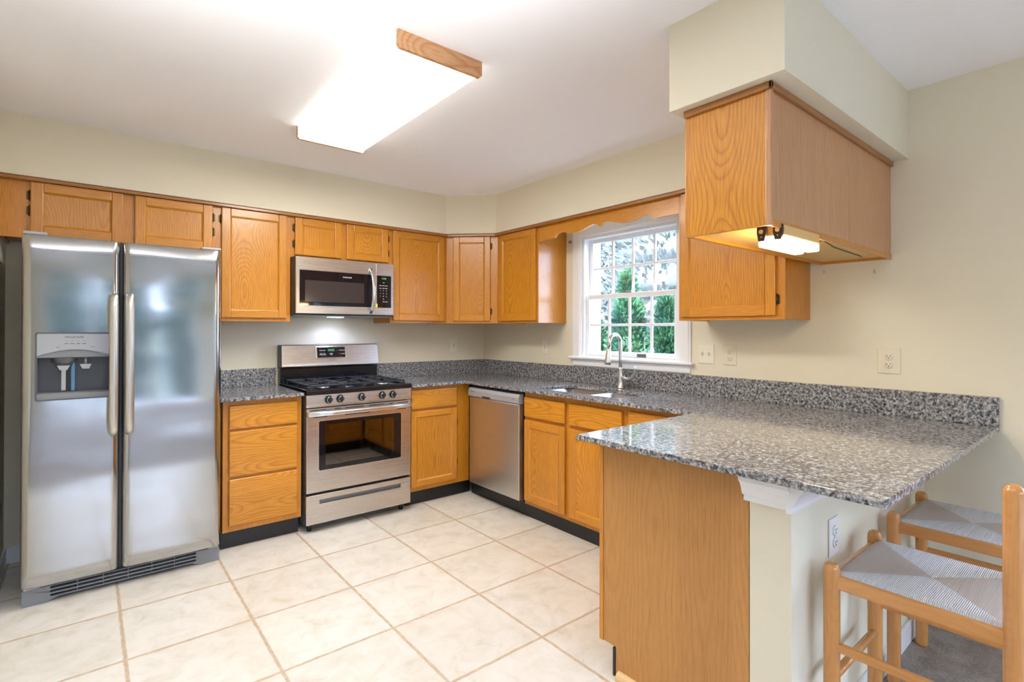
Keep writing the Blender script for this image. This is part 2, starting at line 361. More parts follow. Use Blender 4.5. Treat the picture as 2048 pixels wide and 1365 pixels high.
    def build(s, name, m=None, parent=None, bevel=0, auto=False):
        me = bpy.data.meshes.new(name)
        if m is not None and not s.mats: s.mats = [m]
        for k in s.mats: me.materials.append(k)
        s.bm.to_mesh(me); s.bm.free()
        o = bpy.data.objects.new(name, me); C.objects.link(o)
        if parent is not None: o.parent = parent
        if bevel:
            b = o.modifiers.new('bevel', 'BEVEL'); b.width = bevel; b.segments = 2; b.limit_method = 'ANGLE'; b.angle_limit = math.radians(40)
        return o
def M1(m): return MB().mat(m)
def thing(name, label, cat, loc=(0, 0, 0), rz=0, group=None):
    o = bpy.data.objects.new(name, None); C.objects.link(o); o.location = loc; o.rotation_euler = (0, 0, rz)
    o['label'] = label; o['category'] = cat; o.empty_display_size = .1
    if group: o['group'] = group
    return o
def tag(o, label, cat, group=None, kind=None):
    o['label'] = label; o['category'] = cat
    if group: o['group'] = group
    if kind: o['kind'] = kind
    return o
def struct(o): o['kind'] = 'structure'; return o
def rect(x0, x1, y0, y1, r=0, n=6):
    if not r: return [(x0, y0), (x1, y0), (x1, y1), (x0, y1)]
    out = []
    for cx, cy, a in ((x1-r, y1-r, 0), (x0+r, y1-r, 90), (x0+r, y0+r, 180), (x1-r, y0+r, 270)):
        for k in range(n+1):
            t = math.radians(a+90*k/n); out.append((cx+r*math.cos(t), cy+r*math.sin(t)))
    return out
def text(name, s, size, loc, m, parent, thick=.0004, rot=(PI/2, 0, 0), sx=1):
    cu = bpy.data.curves.new(name, 'FONT'); cu.body = s; cu.size = size; cu.align_x = 'CENTER'; cu.align_y = 'CENTER'; cu.extrude = thick
    to = bpy.data.objects.new(name, cu); C.objects.link(to); bpy.context.view_layer.update()
    me = bpy.data.meshes.new_from_object(to.evaluated_get(bpy.context.evaluated_depsgraph_get()))
    bpy.data.objects.remove(to); bpy.data.curves.remove(cu)
    me.materials.clear(); me.materials.append(m); me.name = name
    o = bpy.data.objects.new(name, me); C.objects.link(o); o.parent = parent; o.location = loc; o.rotation_euler = rot; o.scale = (sx, 1, 1); return o
RB = -PI/2      # rotation of things that stand on the window wall (local x runs to -y, local y into the wall)

# ------------------------------------------------------------------ room shell
ZC, ZS = 2.437, 2.119
XL, YR, XF = -3.318, -7.0, -5.0
struct(M1(tile_m).box(XF, 0, -3.345, 0, -.05, 0).build('floor'))
struct(M1(carpet_m).box(XF, 0, YR, -3.345, -.05, .004).build('floor_carpet'))
struct(M1(ceilp).box(XF-.2, .2, YR-.2, .2, ZC, ZC+.15).build('ceiling'))
struct(M1(wallp).box(XL-.12, .15, 0, .12, 0, ZC).build('wall_back'))
WY0, WY1, WZ0, WZ1 = -2.14, -1.29, 1.11, 2.035
b = M1(wallp)
b.box(0, .15, WY1, 0, 0, ZC); b.box(0, .15, -4.6, WY0, 0, ZC); b.box(0, .15, YR, -6.7, 0, ZC); b.box(0, .15, -6.7, -4.6, 0, .7); b.box(0, .15, -6.7, -4.6, 2.15, ZC); b.box(0, .15, WY0, WY1, 0, WZ0); b.box(0, .15, WY0, WY1, WZ1, ZC)
struct(b.build('wall_right'))
struct(M1(wallp).box(XL-.12, XL, -1.05, 0, 0, ZC).build('wall_left'))
struct(M1(wallp).box(XF, XL-.12, -1.05, -.93, 0, ZC).build('wall_pantry'))
b = M1(wallp); b.box(XF-.12, XF, YR, -1.05, 0, ZC)
struct(b.build('wall_dining_side'))
b = M1(wallp); b.box(XF, -3.9, YR-.12, YR, 0, ZC); b.box(-1.2, .15, YR-.12, YR, 0, ZC); b.box(-3.9, -1.2, YR-.12, YR, 2.12, ZC)
struct(b.build('wall_front'))
# soffits
SF, SD = -.353, -.650
poly = [(XL, 0), (XL, SF), (SD, SF), (SF, SD), (SF, -2.94), (0, -2.94), (0, 0)]
struct(M1(wallp).prism(poly, 'z', ZS, ZC).build('wall_soffit'))
struct(M1(wallp).box(-1.3045, 0, -3.348, -2.94, ZS, ZC).build('wall_soffit_peninsula'))
struct(M1(wallp).box(-1.40, 0, -3.405, -3.285, 0, .893).build('wall_peninsula'))
# baseboards
struct(M1(white_trim).box(-.014, 0, YR, -3.405, 0, .09, .004).build('baseboard_right'))
struct(M1(white_trim).box(-1.40, -.014, -3.419, -3.405, 0, .09, .004).build('baseboard_peninsula'))
struct(M1(white_trim).box(XL, -3.20, -.014, 0, 0, .09, .004).build('baseboard_back'))
struct(M1(white_trim).box(XL, XL+.014, -1.05, -.014, 0, .09, .004).build('baseboard_left'))
# patio door and side window of the dining area (behind the camera)
b = M1(white_trim)
for x0, x1, z0, z1 in ((-3.9, -3.82, 0, 2.12), (-1.28, -1.2, 0, 2.12), (-2.61, -2.49, 0, 2.12), (-3.82, -1.28, 2.03, 2.12), (-3.82, -1.28, 0, .10)): b.box(x0, x1, YR-.10, YR+.02, z0, z1, .004)
dr = struct(b.build('door_1')); M1(glass_m).box(-3.82, -1.28, YR-.05, YR-.044, .1, 2.03).build('glass', None, dr)
b = M1(white_trim)
for y0, y1, z0, z1 in ((-6.7, -6.62, .7, 2.15), (-4.68, -4.6, .7, 2.15), (-6.62, -4.68, 2.07, 2.15), (-6.62, -4.68, .7, .78), (-5.68, -5.62, .78, 2.07)): b.box(-.02, .10, y0, y1, z0, z1, .004)
wn = struct(b.build('window_2')); M1(glass_m).box(.06, .066, -6.62, -4.68, .78, 2.07).build('glass', None, wn)
# top moulding of the wall cabinets
def strip(pl, w_, z0, z1, m):
    """moulding following a polyline in plan, of width w_ to its right side"""
    b = M1(m); n = len(pl); off = []
    for i, p in enumerate(pl):
        p = Vector(p); ds = []
        if i > 0: ds.append((p-Vector(pl[i-1])).normalized())
        if i < n-1: ds.append((Vector(pl[i+1])-p).normalized())
        nn = [Vector((d.y, -d.x)) for d in ds]; a = sum(nn, Vector((0, 0))).normalized()
        off.append(p+a*w_/a.dot(nn[0]))
    poly = [tuple(p) for p in pl]+[tuple(p) for p in off[::-1]]
    return b.prism(poly, 'z', z0, z1)
struct(strip([(XL, -.322), (-.619, -.322), (-.322, -.619), (-.322, -2.93)], .016, 2.100, 2.1189, trim_x).build('trim_1', bevel=.003))
pts = [(-1.255-.001, -2.975), (-1.256, -3.281), (0, -3.281)]
b = M1(trim_x); b.box(-1.268, -1.256, -3.293, -2.975, 2.095, 2.1189, .003); b.box(-1.268, 0, -3.293, -3.281, 2.095, 2.1189, .003)
struct(b.build('trim_2'))
# white crown under the counter on the half wall
cr = [(0, .800), (.012, .800), (.014, .815), (.022, .822), (.030, .845), (.040, .862), (.046, .866), (.046, .880), (.034, .892), (0, .892)]
b = M1(white_trim); b.prism([(-1.400-a, z) for a, z in cr], 'y', -3.415, -3.272)
struct(b.build('trim_3'))
b = M1(white_trim); b.prism([(-3.405-a, z) for a, z in cr], 'x', -1.435, 0)
struct(b.build('trim_4'))
struct(M1(pinewood).prism([(-1.400, 0), (-1.400, .03), (-1.408, .029), (-1.418, .022), (-1.424, .012), (-1.425, 0)], 'y', -3.285, -2.785).build('trim_5'))

# ------------------------------------------------------------------ kitchen window
wd = thing('window_1', 'white double-hung window with divided panes over the sink', 'window', (0, -1.715, WZ0), RB); del wd['category']; del wd['label']; struct(wd)
cw = .09
def wy(y): return -1.715-y      # world y -> local x
def wz(z): return z-WZ0
b = M1(white_trim); x0, x1 = wy(WY1), wy(WY0)
for a0, a1 in ((x0-cw, x0), (x1, x1+cw)):
    b.box(a0, a1, -.016, 0, -.01, wz(WZ1)+.085, .004); b.box(a0+.012, a1-.012, -.022, -.01, -.01, wz(WZ1)+.07, .003)
b.box(x0-cw, x1+cw, -.017, 0, wz(WZ1), wz(WZ1)+.085, .004); b.box(x0-cw+.012, x1+cw-.012, -.023, -.01, wz(WZ1)+.012, wz(WZ1)+.07, .003)
b.build('casing', None, wd)
M1(white_trim).box(x0-cw-.022, x1+cw+.022, -.045, .03, -.014, .004, .006).build('sill', None, wd)
b = M1(white_trim); b.prism([(-.02, -.014), (-.02, -.03), (-.014, -.036), (-.014, -.062), (-.008, -.07), (0, -.072), (0, -.014)], 'x', x0-cw+.004, x1+cw-.006); b.build('apron', None, wd)
b = M1(white_trim)
b.box(x0, x0+.022, 0, .19, 0, wz(WZ1)); b.box(x1-.022, x1, 0, .19, 0, wz(WZ1)); b.box(x0+.022, x1-.022, 0, .19, wz(WZ1)-.022, wz(WZ1)); b.box(x0+.022, x1-.022, .0, .19, 0, .012)
b.build('window_frame', None, wd)
def sash(name, y, z0, z1, xa, xb, ws, wt, wb):
    b = M1(white_trim); t = .032
    b.box(xa, xa+ws, y, y+t, z0, z1, .003); b.box(xb-ws, xb, y, y+t, z0, z1, .003); b.box(xa+ws, xb-ws, y, y+t, z1-wt, z1, .003); b.box(xa+ws, xb-ws, y, y+t, z0, z0+wb, .003)
    so = b.build(name, None, wd)
    ga, gb, g0, g1 = xa+ws, xb-ws, z0+wb, z1-wt
    b = M1(white_trim)
    for k in (1, 2, 3):
        xm = ga+(gb-ga)*k/4; b.box(xm-.009, xm+.009, y+.008, y+.024, g0, g1, .003)
    zm = (g0+g1)/2; b.box(ga, gb, y+.007, y+.025, zm-.009, zm+.009, .003)
    b.build('muntins', None, so); M1(glass_m).box(ga, gb, y+.015, y+.018, g0, g1).build('glass', None, so)
    return so
u = sash('upper_sash', .062, wz(1.555), wz(2.013), x0+.022, x1-.022, .033, .03, .032)
lo = sash('lower_sash', .022, wz(1.123), wz(1.585), x0+.022, x1-.022, .030, .034, .036)
b = M1(grey_md); b.box(-.025, .025, .020, .05, wz(1.585), wz(1.597), .003); b.box(-.03, .03, .025, .04, wz(1.583), wz(1.588), .002); b.build('sash_lock', None, lo)
M1(mat('lift_dark', (.10, .10, .11), .4)).box(.078, .152, .016, .023, wz(1.128), wz(1.150), .002).build('sash_lift', None, lo)

# ------------------------------------------------------------------ cabinets
def hinge(parent, x, z, side):
    b = M1(bronze); b.cyl((x, -.0215, z-.027), (x, -.0215, z+.027), .0042, n=10)
    b.box(x, x+side*.012, -.021, -.0195, z-.02, z+.02); b.cyl((x, -.0215, z-.031), (x, -.0215, z-.027), .0055, n=8); b.cyl((x, -.0215, z+.027), (x, -.0215, z+.031), .0055, n=8)
    return b
def door(cab, x0, x1, z0, z1, y, hs=None, hz=(.09, .09), fw_=.052, horiz=False):
    """door in cabinet space, y = face-frame plane; hs = 'l'/'r' hinge side"""
    t = .019; b = MB()
    b.mat(rail_z); b.box(x0, x0+fw_, y-t, y, z0, z1, .004); b.box(x1-fw_, x1, y-t, y, z0, z1, .004)
    b.mat(rail_x); b.box(x0+fw_, x1-fw_, y-t, y, z1-fw_, z1, .004); b.box(x0+fw_, x1-fw_, y-t, y, z0, z0+fw_, .004)
    # inner bead
    bd = .008; yi = y-t+.008
    b.mat(rail_z)
    for xa, s_ in ((x0+fw_, 1), (x1-fw_, -1)): b.prism([(xa-.001, y-t+.0015), (xa-.001, y-.004), (xa+s_*bd, y-.004), (xa+s_*bd, yi)], 'z', z0+fw_-.001, z1-fw_+.001)
    b.mat(rail_x)
    for za, s_ in ((z0+fw_, 1), (z1-fw_, -1)): b.prism([(y-t+.0015, za-.001*s_), (y-.004, za-.001*s_), (y-.004, za+s_*bd), (yi, za+s_*bd)], 'x', x0+fw_-.001, x1-fw_+.001)
    d = b.build('door', None, cab)
    M1(oak_x if horiz else oak_z).box(x0+fw_, x1-fw_, y-t+.009, y-.003, z0+fw_, z1-fw_).build('door_panel', None, d)
    if hs:
        for z in (z0+hz[0], z1-hz[1]):
            xx = x0-.004 if hs == 'l' else x1+.004
            h = M1(bronze); yy = y-.006
            h.cyl((xx, yy, z-.024), (xx, yy, z+.024), .0045, n=10); h.cyl((xx, yy, z-.029), (xx, yy, z-.024), .003, n=8); h.cyl((xx, yy, z+.024), (xx, yy, z+.029), .003, n=8)
            s_ = -1 if hs == 'l' else 1
            h.box(xx, xx+s_*.012, y-.0025, y, z-.022, z+.022); h.build('hinge', None, d)
    return d
def drawer(cab, x0, x1, z0, z1, y, name='drawer'):
    t = .02
    b = M1(oak_x); b.box(x0, x1, y-t, y, z0, z1, .006, 3); return b.build(name, None, cab)
def frame(cab, x0, x1, z0, z1, y, t=.019, opens=()):
    """face frame with real openings, darker inside"""
    b = M1(frame_z); b.plate([(x0, z0), (x1, z0), (x1, z1), (x0, z1)], [rect(*o) for o in opens], 0, t, T=Matrix.Translation((0, y+t, 0)) @ Matrix.Rotation(PI/2, 4, 'X'))
    return b.build('face_frame', None, cab)
def body(cab, x0, x1, z0, z1, y, ms=frame_z, back=-.001, nm='body', thick=.016, recess=.012):
    b = MB(); b.mat(ms); b.box(x0, x0+thick, y, back, z0, z1); b.box(x1-thick, x1, y, back, z0, z1)
    b.mat(lam_z); b.box(x0+thick, x1-thick, y, back, z0+recess, z0+recess+.012); b.box(x0+thick, x1-thick, y, back, z1-.012, z1); b.mat(dark_gap).box(x0+thick, x1-thick, back-.01, back, z0+recess, z1)
    return b.build(nm, None, cab)
FB = -.30     # face-frame front of wall cabinets
ZB = 1.3715; ZT = 2.1185
def wallcab(label, x0, x1, z0, doors, loc, rz, group=None, depth=FB):
    """doors: (x0,x1,z0,z1,hinge side) all in world-along-wall units relative to loc"""
    c = thing('wall_cabinet', label, 'cabinet', loc, rz, group); zb = loc[2]
    ops = [(d[0]+.012, d[1]-.012, d[2]+.012-zb, d[3]-.012-zb) for d in doors]
    frame(c, x0, x1, z0-zb, ZT-zb, depth, opens=ops)
    body(c, x0, x1, z0-zb, ZT-zb, depth+.019)
    for d in doors: door(c, d[0], d[1], d[2]-zb, d[3]-zb, depth, d[4], d[5] if len(d) > 5 else (.09, .09))
    return c
UD = 2.1005
def A(label, xa, xb, z0, doors, group='oak cabinets hung on the range wall'):
    cx = (xa+xb)/2
    return wallcab(label, xa-cx, xb-cx, z0, [(d[0]-cx, d[1]-cx, *d[2:]) for d in doors], (cx, 0, z0), 0, group)
A('wide low oak wall cabinet with two doors above the refrigerator', XL, -2.325, 1.800, [(-3.197, -2.804, 1.815, UD, 'l', (.13, .075)), (-2.749, -2.351, 1.815, UD, 'r', (.12, .075))])
A('tall single-door oak wall cabinet between refrigerator and microwave', -2.325, -1.876, ZB, [(-2.300, -1.903, 1.394, UD, 'l', (.12, .075))])
A('short two-door oak wall cabinet directly above the microwave', -1.876, -1.128, 1.820, [(-1.849, -1.519, 1.838, UD, 'l', (.075, .075)), (-1.481, -1.151, 1.838, UD, 'r', (.075, .075))])
A('single-door oak wall cabinet right of the microwave, before the angled corner', -1.128, -.6105, ZB, [(-1.108, -.640, 1.390, UD, None)])
# diagonal corner cabinet
cc = thing('corner_wall_cabinet', 'angled oak wall cabinet filling the corner of the kitchen', 'cabinet', (-.455, -.455, ZB), -PI/4, 'oak cabinets hung in the corner')
hw = .2185
frame(cc, -hw, hw, 0, ZT-ZB, 0, opens=[(-.142, .142, .03, UD-ZB-.012)])
b = M1(frame_z)
for (xa, ya), (xb, yb) in (((-.6105, -.300), (-.6105, -.001)), ((-.300, -.6105), (-.001, -.6105))): pass
M2 = Matrix.Rotation(PI/4, 4, 'Z') @ Matrix.Translation((.455, .455, 0))
b = M1(frame_z); b.prism([(-.609, -.288), (-.609, -.002), (-.002, -.002), (-.002, -.609), (-.288, -.609)], 'z', .012, .025, T=M2)
b.prism([(-.609, -.288), (-.609, -.002), (-.002, -.002), (-.002, -.609), (-.288, -.609)], 'z', ZT-ZB-.013, ZT-ZB, T=M2)
b.box(-.609, -.012, -.012, -.002, .012, ZT-ZB, T=M2); b.box(-.012, -.002, -.609, -.002, .012, ZT-ZB, T=M2); b.build('body', None, cc)
door(cc, -.158, .158, .020, UD-ZB, 0, 'r', (.08, .08))
def B(label, ya, yb, z0, doors, group='oak cabinets hung on the window wall'):
    """ya > yb world y; doors in -y units"""
    cx = -(ya+yb)/2
    return wallcab(label, -ya-cx, -yb-cx, z0, [(d[0]-cx, d[1]-cx, *d[2:]) for d in doors], (0, -cx, z0), RB, group)
B('single-door oak wall cabinet left of the kitchen window', -.6105, -1.118, ZB, [(.640, 1.098, 1.390, UD, None)])
B('oak wall cabinet right of the window, below the peninsula cabinet', -2.333, -2.925, ZB, [(2.352, 2.884, 1.391, UD, 'r', (.08, .09))])
# scalloped valance
prof = [(0, 2.012), (.008, 2.022), (.025, 2.033), (.055, 2.038), (.09, 2.033), (.13, 2.022), (.17, 2.012), (.21, 2.006), (.25, 2.006), (.29, 2.011), (.33, 2.022), (.355, 2.029), (.385, 2.029), (.41, 2.020), (.425, 2.006), (.432, 1.997), (.606, 1.997)]
pl = [(-d, z-2.0) for d, z in prof[::-1]]+[(d, z-2.0) for d, z in prof[1:]]
def scallop(pl, zt, y0, y1):
    bm = bmesh.new(); cols = [[bm.verts.new(p) for p in ((x, y0, z), (x, y0, zt), (x, y1, zt), (x, y1, z))] for x, z in pl]
    for a_, b_ in zip(cols, cols[1:]):
        for k in range(4): bm.faces.new((a_[k], a_[(k+1) % 4], b_[(k+1) % 4], b_[k]))
    bm.faces.new(cols[0]); bm.faces.new(cols[-1]); bmesh.ops.recalc_face_normals(bm, faces=bm.faces); return bm
vl = thing('window_valance', 'scalloped oak valance board spanning between cabinets over the window', 'valance', (0, -1.7255, 2.0), RB)
M1(rail_x).merge(scallop(pl, .1185, FB, FB+.019)).build('board', None, vl)
# small hook on the wall by the window
hk = M1(mat('hook_metal', (.3, .3, .32), .4, .8)); hk.cyl((-.001, -1.165, 2.015), (-.02, -1.165, 2.015), .004, n=10); hk.cyl((-.018, -1.165, 2.0), (-.018, -1.165, 2.02), .003, n=8); hk.box(-.003, 0, -1.172, -1.158, 2.004, 2.026)
tag(hk.build('wall_hook'), 'tiny metal hook on the wall beside the window top', 'hook')
# peninsula wall cabinet
pz = 1.6575
pc = thing('peninsula_wall_cabinet', 'oak cabinet hanging from the soffit over the peninsula', 'cabinet', (-.628, -3.13, pz), 0)
h_ = 2.1189-pz
b = M1(frame_z); b.box(-.627, .627, .137, .155, 0, h_, .002); b.build('face_frame', None, pc)
for k in range(2): d = M1(oak_z); d.box(-.60+k*.61, -.02+k*.61, .156, .175, .02, h_-.03, .004); d.build('door', None, pc)
M1(oak_z).box(-.6275, -.611, -.139, .137, 0, h_, .001).build('end_panel', None, pc)
b = M1(lam_side); b.box(-.611, .627, -.151, -.139, 0, h_, .001); o = b.build('back_panel', None, pc)
M1(lam_side).box(-.633, -.609, -.157, -.137, -.002, h_, .005).build('corner_moulding', None, pc)
M1(frame_z).box(-.609, .627, -.155, -.147, -.003, .022, .003).build('bottom_moulding', None, pc)
M1(mat('cabinet_underside', (.66, .44, .16), .38)).box(-.611, .612, -.139, .137, .012, .022).build('bottom_panel', None, pc)
M1(frame_z).box(.612, .627, -.139, .137, 0, h_).build('wall_side_panel', None, pc)

# base cabinets
BF = -.60; ZBT = .892
def basecab(label, x0, x1, loc, rz, doors=(), drawers=(), fz0=.112, ends=True, group=None, kick=(None, None)):
    c = thing('base_cabinet', label, 'cabinet', loc, rz, group)
    ops = [(d[0]+.012, d[1]-.012, d[2]+.012, d[3]-.012) for d in list(doors)+list(drawers)]
    frame(c, x0, x1, fz0, ZBT, BF, opens=ops)
    b = MB(); b.mat(frame_z)
    b.box(x0, x0+.016, BF+.019, -.001, fz0, ZBT); b.box(x1-.016, x1, BF+.019, -.001, fz0, ZBT); b.box(x0+.016, x1-.016, BF+.019, -.001, fz0, fz0+.015)
    b.mat(dark_gap).box(x0+.016, x1-.016, -.015, -.001, fz0+.015, ZBT); b.box(x0+.016, x1-.016, BF+.06, BF+.07, fz0+.015, ZBT)
    b.build('body', None, c)
    k0 = x0 if kick[0] is None else kick[0]; k1 = x1 if kick[1] is None else kick[1]
    M1(vinyl_black).box(k0, k1, BF+.055, BF+.065, 0, fz0+.004).build('toe_kick', None, c)
    for d in doors: door(c, d[0], d[1], d[2], d[3], BF, *(d[4:]))
    for d in drawers: drawer(c, d[0], d[1], d[2], d[3], BF)
    return c
g = 'oak base cabinets under the worktop'
basecab('oak base cabinet with three stacked drawers between refrigerator and range', -.227, .222, (-2.113, 0, 0), 0, [], [(-.196, .195, .722, .862), (-.196, .195, .440, .708), (-.196, .195, .148, .424)], group=g)
basecab('oak base cabinet right of the range with one drawer above one door', -.269, .269, (-.852, 0, 0), 0, [(-.256, .145, .146, .708, 'r', (.13, .12), .045)], [(-.256, .145, .726, .866)], group=g, kick=(None, .315))
def sinkc(): pass
basecab('oak sink base cabinet below the window, two doors under false drawers', -.438, .442, (0, -1.750, 0), RB,
        [(-.428, -.036, .140, .697, 'l', (.1, .1)), (.002, .420, .140, .697, None)], [(-.428, -.036, .720, .855), (.002, .420, .720, .855)], group=g)
basecab('oak base cabinet in the inner corner between sink and peninsula', -.2325, .2275, (0, -2.4275, 0), RB, [(-.210, .215, .140, .697, None)], [(-.210, .215, .720, .862)], group=g)
# peninsula base cabinet, doors to the kitchen
pb = thing('peninsula_base_cabinet', 'oak peninsula cabinet with a plain laminate end panel', 'cabinet', (-.70, -3.283, 0), 0)
pb['group'] = g
b = M1(frame_z); b.box(-.7035, .09, .5735, .592, .110, ZBT, .0015); b.build('face_frame', None, pb)
b = M1(lam_z); b.prism([(.001, 0), (.001, ZBT), (.573, ZBT), (.573, .112), (.513, .112), (.513, 0)], 'x', -.700, -.684)
b.build('end_panel', None, pb)
M1(vinyl_black).box(-.684, .09, .503, .512, 0, .111).build('toe_kick', None, pb)
M1(vinyl_black).box(-.704, -.6841, .5135, .526, 0, .108, .003).build('toe_kick_end', None, pb)
M1(dark_gap).box(-.684, .09, .002, .012, .02, ZBT).build('back', None, pb)
for k in range(2): d = M1(oak_z); d.box(-.68+k*.38, -.32+k*.38, .592, .611, .14, .70, .004); d.build('door', None, pb); d = M1(oak_x); d.box(-.68+k*.38, -.32+k*.38, .592, .611, .72, .86, .004); d.build('drawer', None, pb)
# base filler behind the dishwasher end
# ------------------------------------------------------------------ worktops
CZ0, CZ1 = .893, .914
sink_r = rect(-.545, -.205, -2.075, -1.365, .07)
wt = thing('worktop', 'U-shaped grey speckled granite worktop running from range round to peninsula', 'worktop', (-.33, -1.7, CZ0))
def L(poly): return [(x+.33, y+1.7) for x, y in poly]
outer = [(-1.122, 0), (-.0005, 0), (-.0005, -3.66), (-1.500, -3.66), (-1.500, -2.66), (-.657, -2.66), (-.657, -.657), (-1.122, -.657)]
M1(granite_m).plate(L(outer), [L(sink_r)], 0, CZ1-CZ0).build('slab', None, wt, bevel=.002)
b = M1(granite_m); b.box(-1.122+.33, -.0005+.33, 1.68, 1.6995, .0212, 1.0372-CZ0, .0015); b.build('backsplash', None, wt)
b = M1(granite_m); b.box(.31, .3295, -3.66+1.7, 1.6795, .0212, 1.0372-CZ0, .0015); b.build('backsplash', None, wt)
w2 = thing('worktop', 'small grey granite worktop section between refrigerator and range', 'worktop', (-2.11, -.33, CZ0))
M1(granite_m).box(-.25, .219, -.327, .3295, 0, CZ1-CZ0, .002).build('slab', None, w2)
M1(granite_m).box(-.25, .219, .31, .3295, .0212, 1.0372-CZ0, .0015).build('backsplash', None, w2)
# sink
sk = thing('kitchen_sink', 'undermount double-bowl stainless steel sink set in the granite', 'sink', (-.375, -1.72, .70))
def bowl(x0, x1, y0, y1, zb, r=.06):
    bm = bmesh.new(); zt = .1925; L_ = []
    for z, ins, rr in ((zt, -.012, r), (zt-.001, 0, r), (zb+.03, .006, r), (zb+.008, .02, r), (zb, .04, r)):
        L_.append([bm.verts.new((x, y, z)) for x, y in rect(x0+ins, x1-ins, y0+ins, y1-ins, max(rr-ins*.3, .02))])
    for a, c in zip(L_, L_[1:]):
        for i in range(len(a)): bm.faces.new((a[i], a[(i+1) % len(a)], c[(i+1) % len(a)], c[i]))
    bm.faces.new(L_[-1]); bmesh.ops.recalc_face_normals(bm, faces=bm.faces)
    mb = M1(st_bowl); mb.merge(bm, smooth=True); return mb
o = bowl(-.172, .172, -.022, .357, 0).build('bowl', None, sk); M1(chrome).lathe([(0, .003), (.03, .003), (.042, .006), (.045, .001)], (0, .16, 0)).build('drain', None, sk)
o = bowl(-.172, .172, -.357, -.046, 0).build('bowl', None, sk); M1(chrome).lathe([(0, .003), (.03, .003), (.042, .006), (.045, .001)], (0, -.2, 0)).build('drain', None, sk)
# faucet
fc = thing('kitchen_faucet', 'brushed nickel gooseneck pull-down faucet behind the sink', 'faucet', (-.098, -1.742, CZ1))
M1(chrome).lathe([(0, 0), (.027, 0), (.027, .006), (.024, .010), (.022, .05), (.0215, .085), (.019, .098), (.016, .13), (.0165, .14), (.014, .142), (0, .142)]).build('faucet_body', None, fc)
pth = [(0, 0, .13), (0, 0, .20), (0, 0, .27)]
R_ = .060
for k in range(1, 13):
    a = PI*k/12*.93; pth.append((-(R_-R_*math.cos(a)), .0, .31+R_*1.05*math.sin(a)))
pth.append((-.121, .004, .275))
M1(chrome).tube(pth, .0125, 16).build('spout', None, fc)
M1(chrome).tube([(-.119, .004, .285), (-.122, .004, .262), (-.125, .004, .225), (-.130, .004, .185), (-.131, .004, .172)], .015, 18, rad=[.0135, .0145, .018, .0235, .0225]).build('spray_head', None, fc)
M1(blk_pl).cyl((-.131, .004, .1725), (-.1315, .004, .169), .018).build('nozzle', None, fc)
M1(chrome).tube([(0, -.01, .078), (0, -.045, .066), (0, -.078, .068), (0, -.105, .086), (0, -.120, .115), (0, -.124, .140), (0, -.126, .158)], .01, 12, rad=[.016, .013, .010, .0085, .008, .0075, .007]).build('handle', None, fc)

# ------------------------------------------------------------------ dishwasher
dw = thing('dishwasher', 'stainless steel dishwasher with silver control panel left of the sink base', 'dishwasher', (0, -.9945, 0), RB)
M1(blk_pl).box(-.305, .306, -.60, -.02, .118, .885).build('tub', None, dw)
b = M1(st_h); b.box(-.304, .300, -.640, -.601, .128, .796, .005); b.build('door', None, dw)
b = M1(grey_pl); b.prism([(-.601, .798), (-.640, .798), (-.652, .806), (-.652, .845), (-.640, .868), (-.601, .870)], 'x', -.306, .303); b.build('control_panel', None, dw, bevel=.003)
M1(blk_pl).box(-.12, -.02, -.6535, -.648, .803, .816, .002).build('pull_slot', None, dw)
for k in range(6): M1(grey_md).box(.03+k*.028, .042+k*.028, -.6526, -.6515, .832, .836).build('button_print', None, dw)
M1(grey_md).box(.245, .258, -.6526, -.6515, .826, .838).build('button_print', None, dw)
text('brand_print', 'FRIGIDAIRE', .013, (-.25, -.6524, .842), grey_md, dw)
M1(vinyl_black).box(-.409, .317, -.545, -.53, 0, .118).build('toe_kick', None, dw)

# ------------------------------------------------------------------ range
rg = thing('gas_range', 'stainless steel gas range with black cooktop between base cabinets', 'stove', (-1.5035, 0, 0))
RX = .3725
b = MB(); b.mat(grey_dk); b.box(-RX+.002, -RX+.02, -.615, -.03, .055, .893); b.box(RX-.02, RX-.002, -.615, -.03, .055, .893); b.box(-RX+.02, RX-.02, -.05, -.03, .055, .893); b.box(-RX+.02, RX-.02, -.615, -.03, .055, .08)
b.box(-RX+.02, RX-.02, -.615, -.03, .25, .27)
b.build('body', None, rg)
for sx in (-1, 1):
    for yy in (-.58, -.08): M1(blk_pl).cyl((sx*.33, yy, 0), (sx*.33, yy, .056), .016, n=14).build('foot', None, rg)
b = M1(st_x); b.prism([(-.615, .812), (-.652, .812), (-.656, .83), (-.652, .894), (-.615, .894)], 'x', -RX, RX); cp = b.build('control_panel', None, rg, bevel=.002)
b = MB(); b.mat(blk); b.prism([(-.662, .8945), (-.662, .918), (-.655, .926), (-.62, .926), (-.60, .917), (-.08, .917), (-.06, .922), (-.03, .922), (-.03, .8945)], 'x', -.374, .374)
b.box(-.374, -.355, -.655, -.04, .915, .927, .003); b.box(.355, .374, -.655, -.04, .915, .927, .003)
b.build('cooktop', None, rg, bevel=.002)
def knob(x, z=.858):
    k = M1(blk_pl)
    T = Matrix.Translation((x, -.654, z)) @ Matrix.Rotation(PI/2, 4, 'X')
    k.lathe([(.027, 0), (.027, .004), (.024, .006), (.0215, .022), (.0195, .026), (0, .026)], n=28, T=T)
    k.box(x-.0055, x+.0055, -.689, -.676, z-.021, z+.021, .003)
    o = k.build('knob', None, rg)
    M1(chrome).lathe([(.0205, .0255), (.0205, .0268), (.018, .0268), (.018, .0255)], n=28, T=T).build('knob_ring', None, o)
    return o
for x in (-1.733, -1.656, -1.507, -1.357, -1.277): knob(x+1.5035)
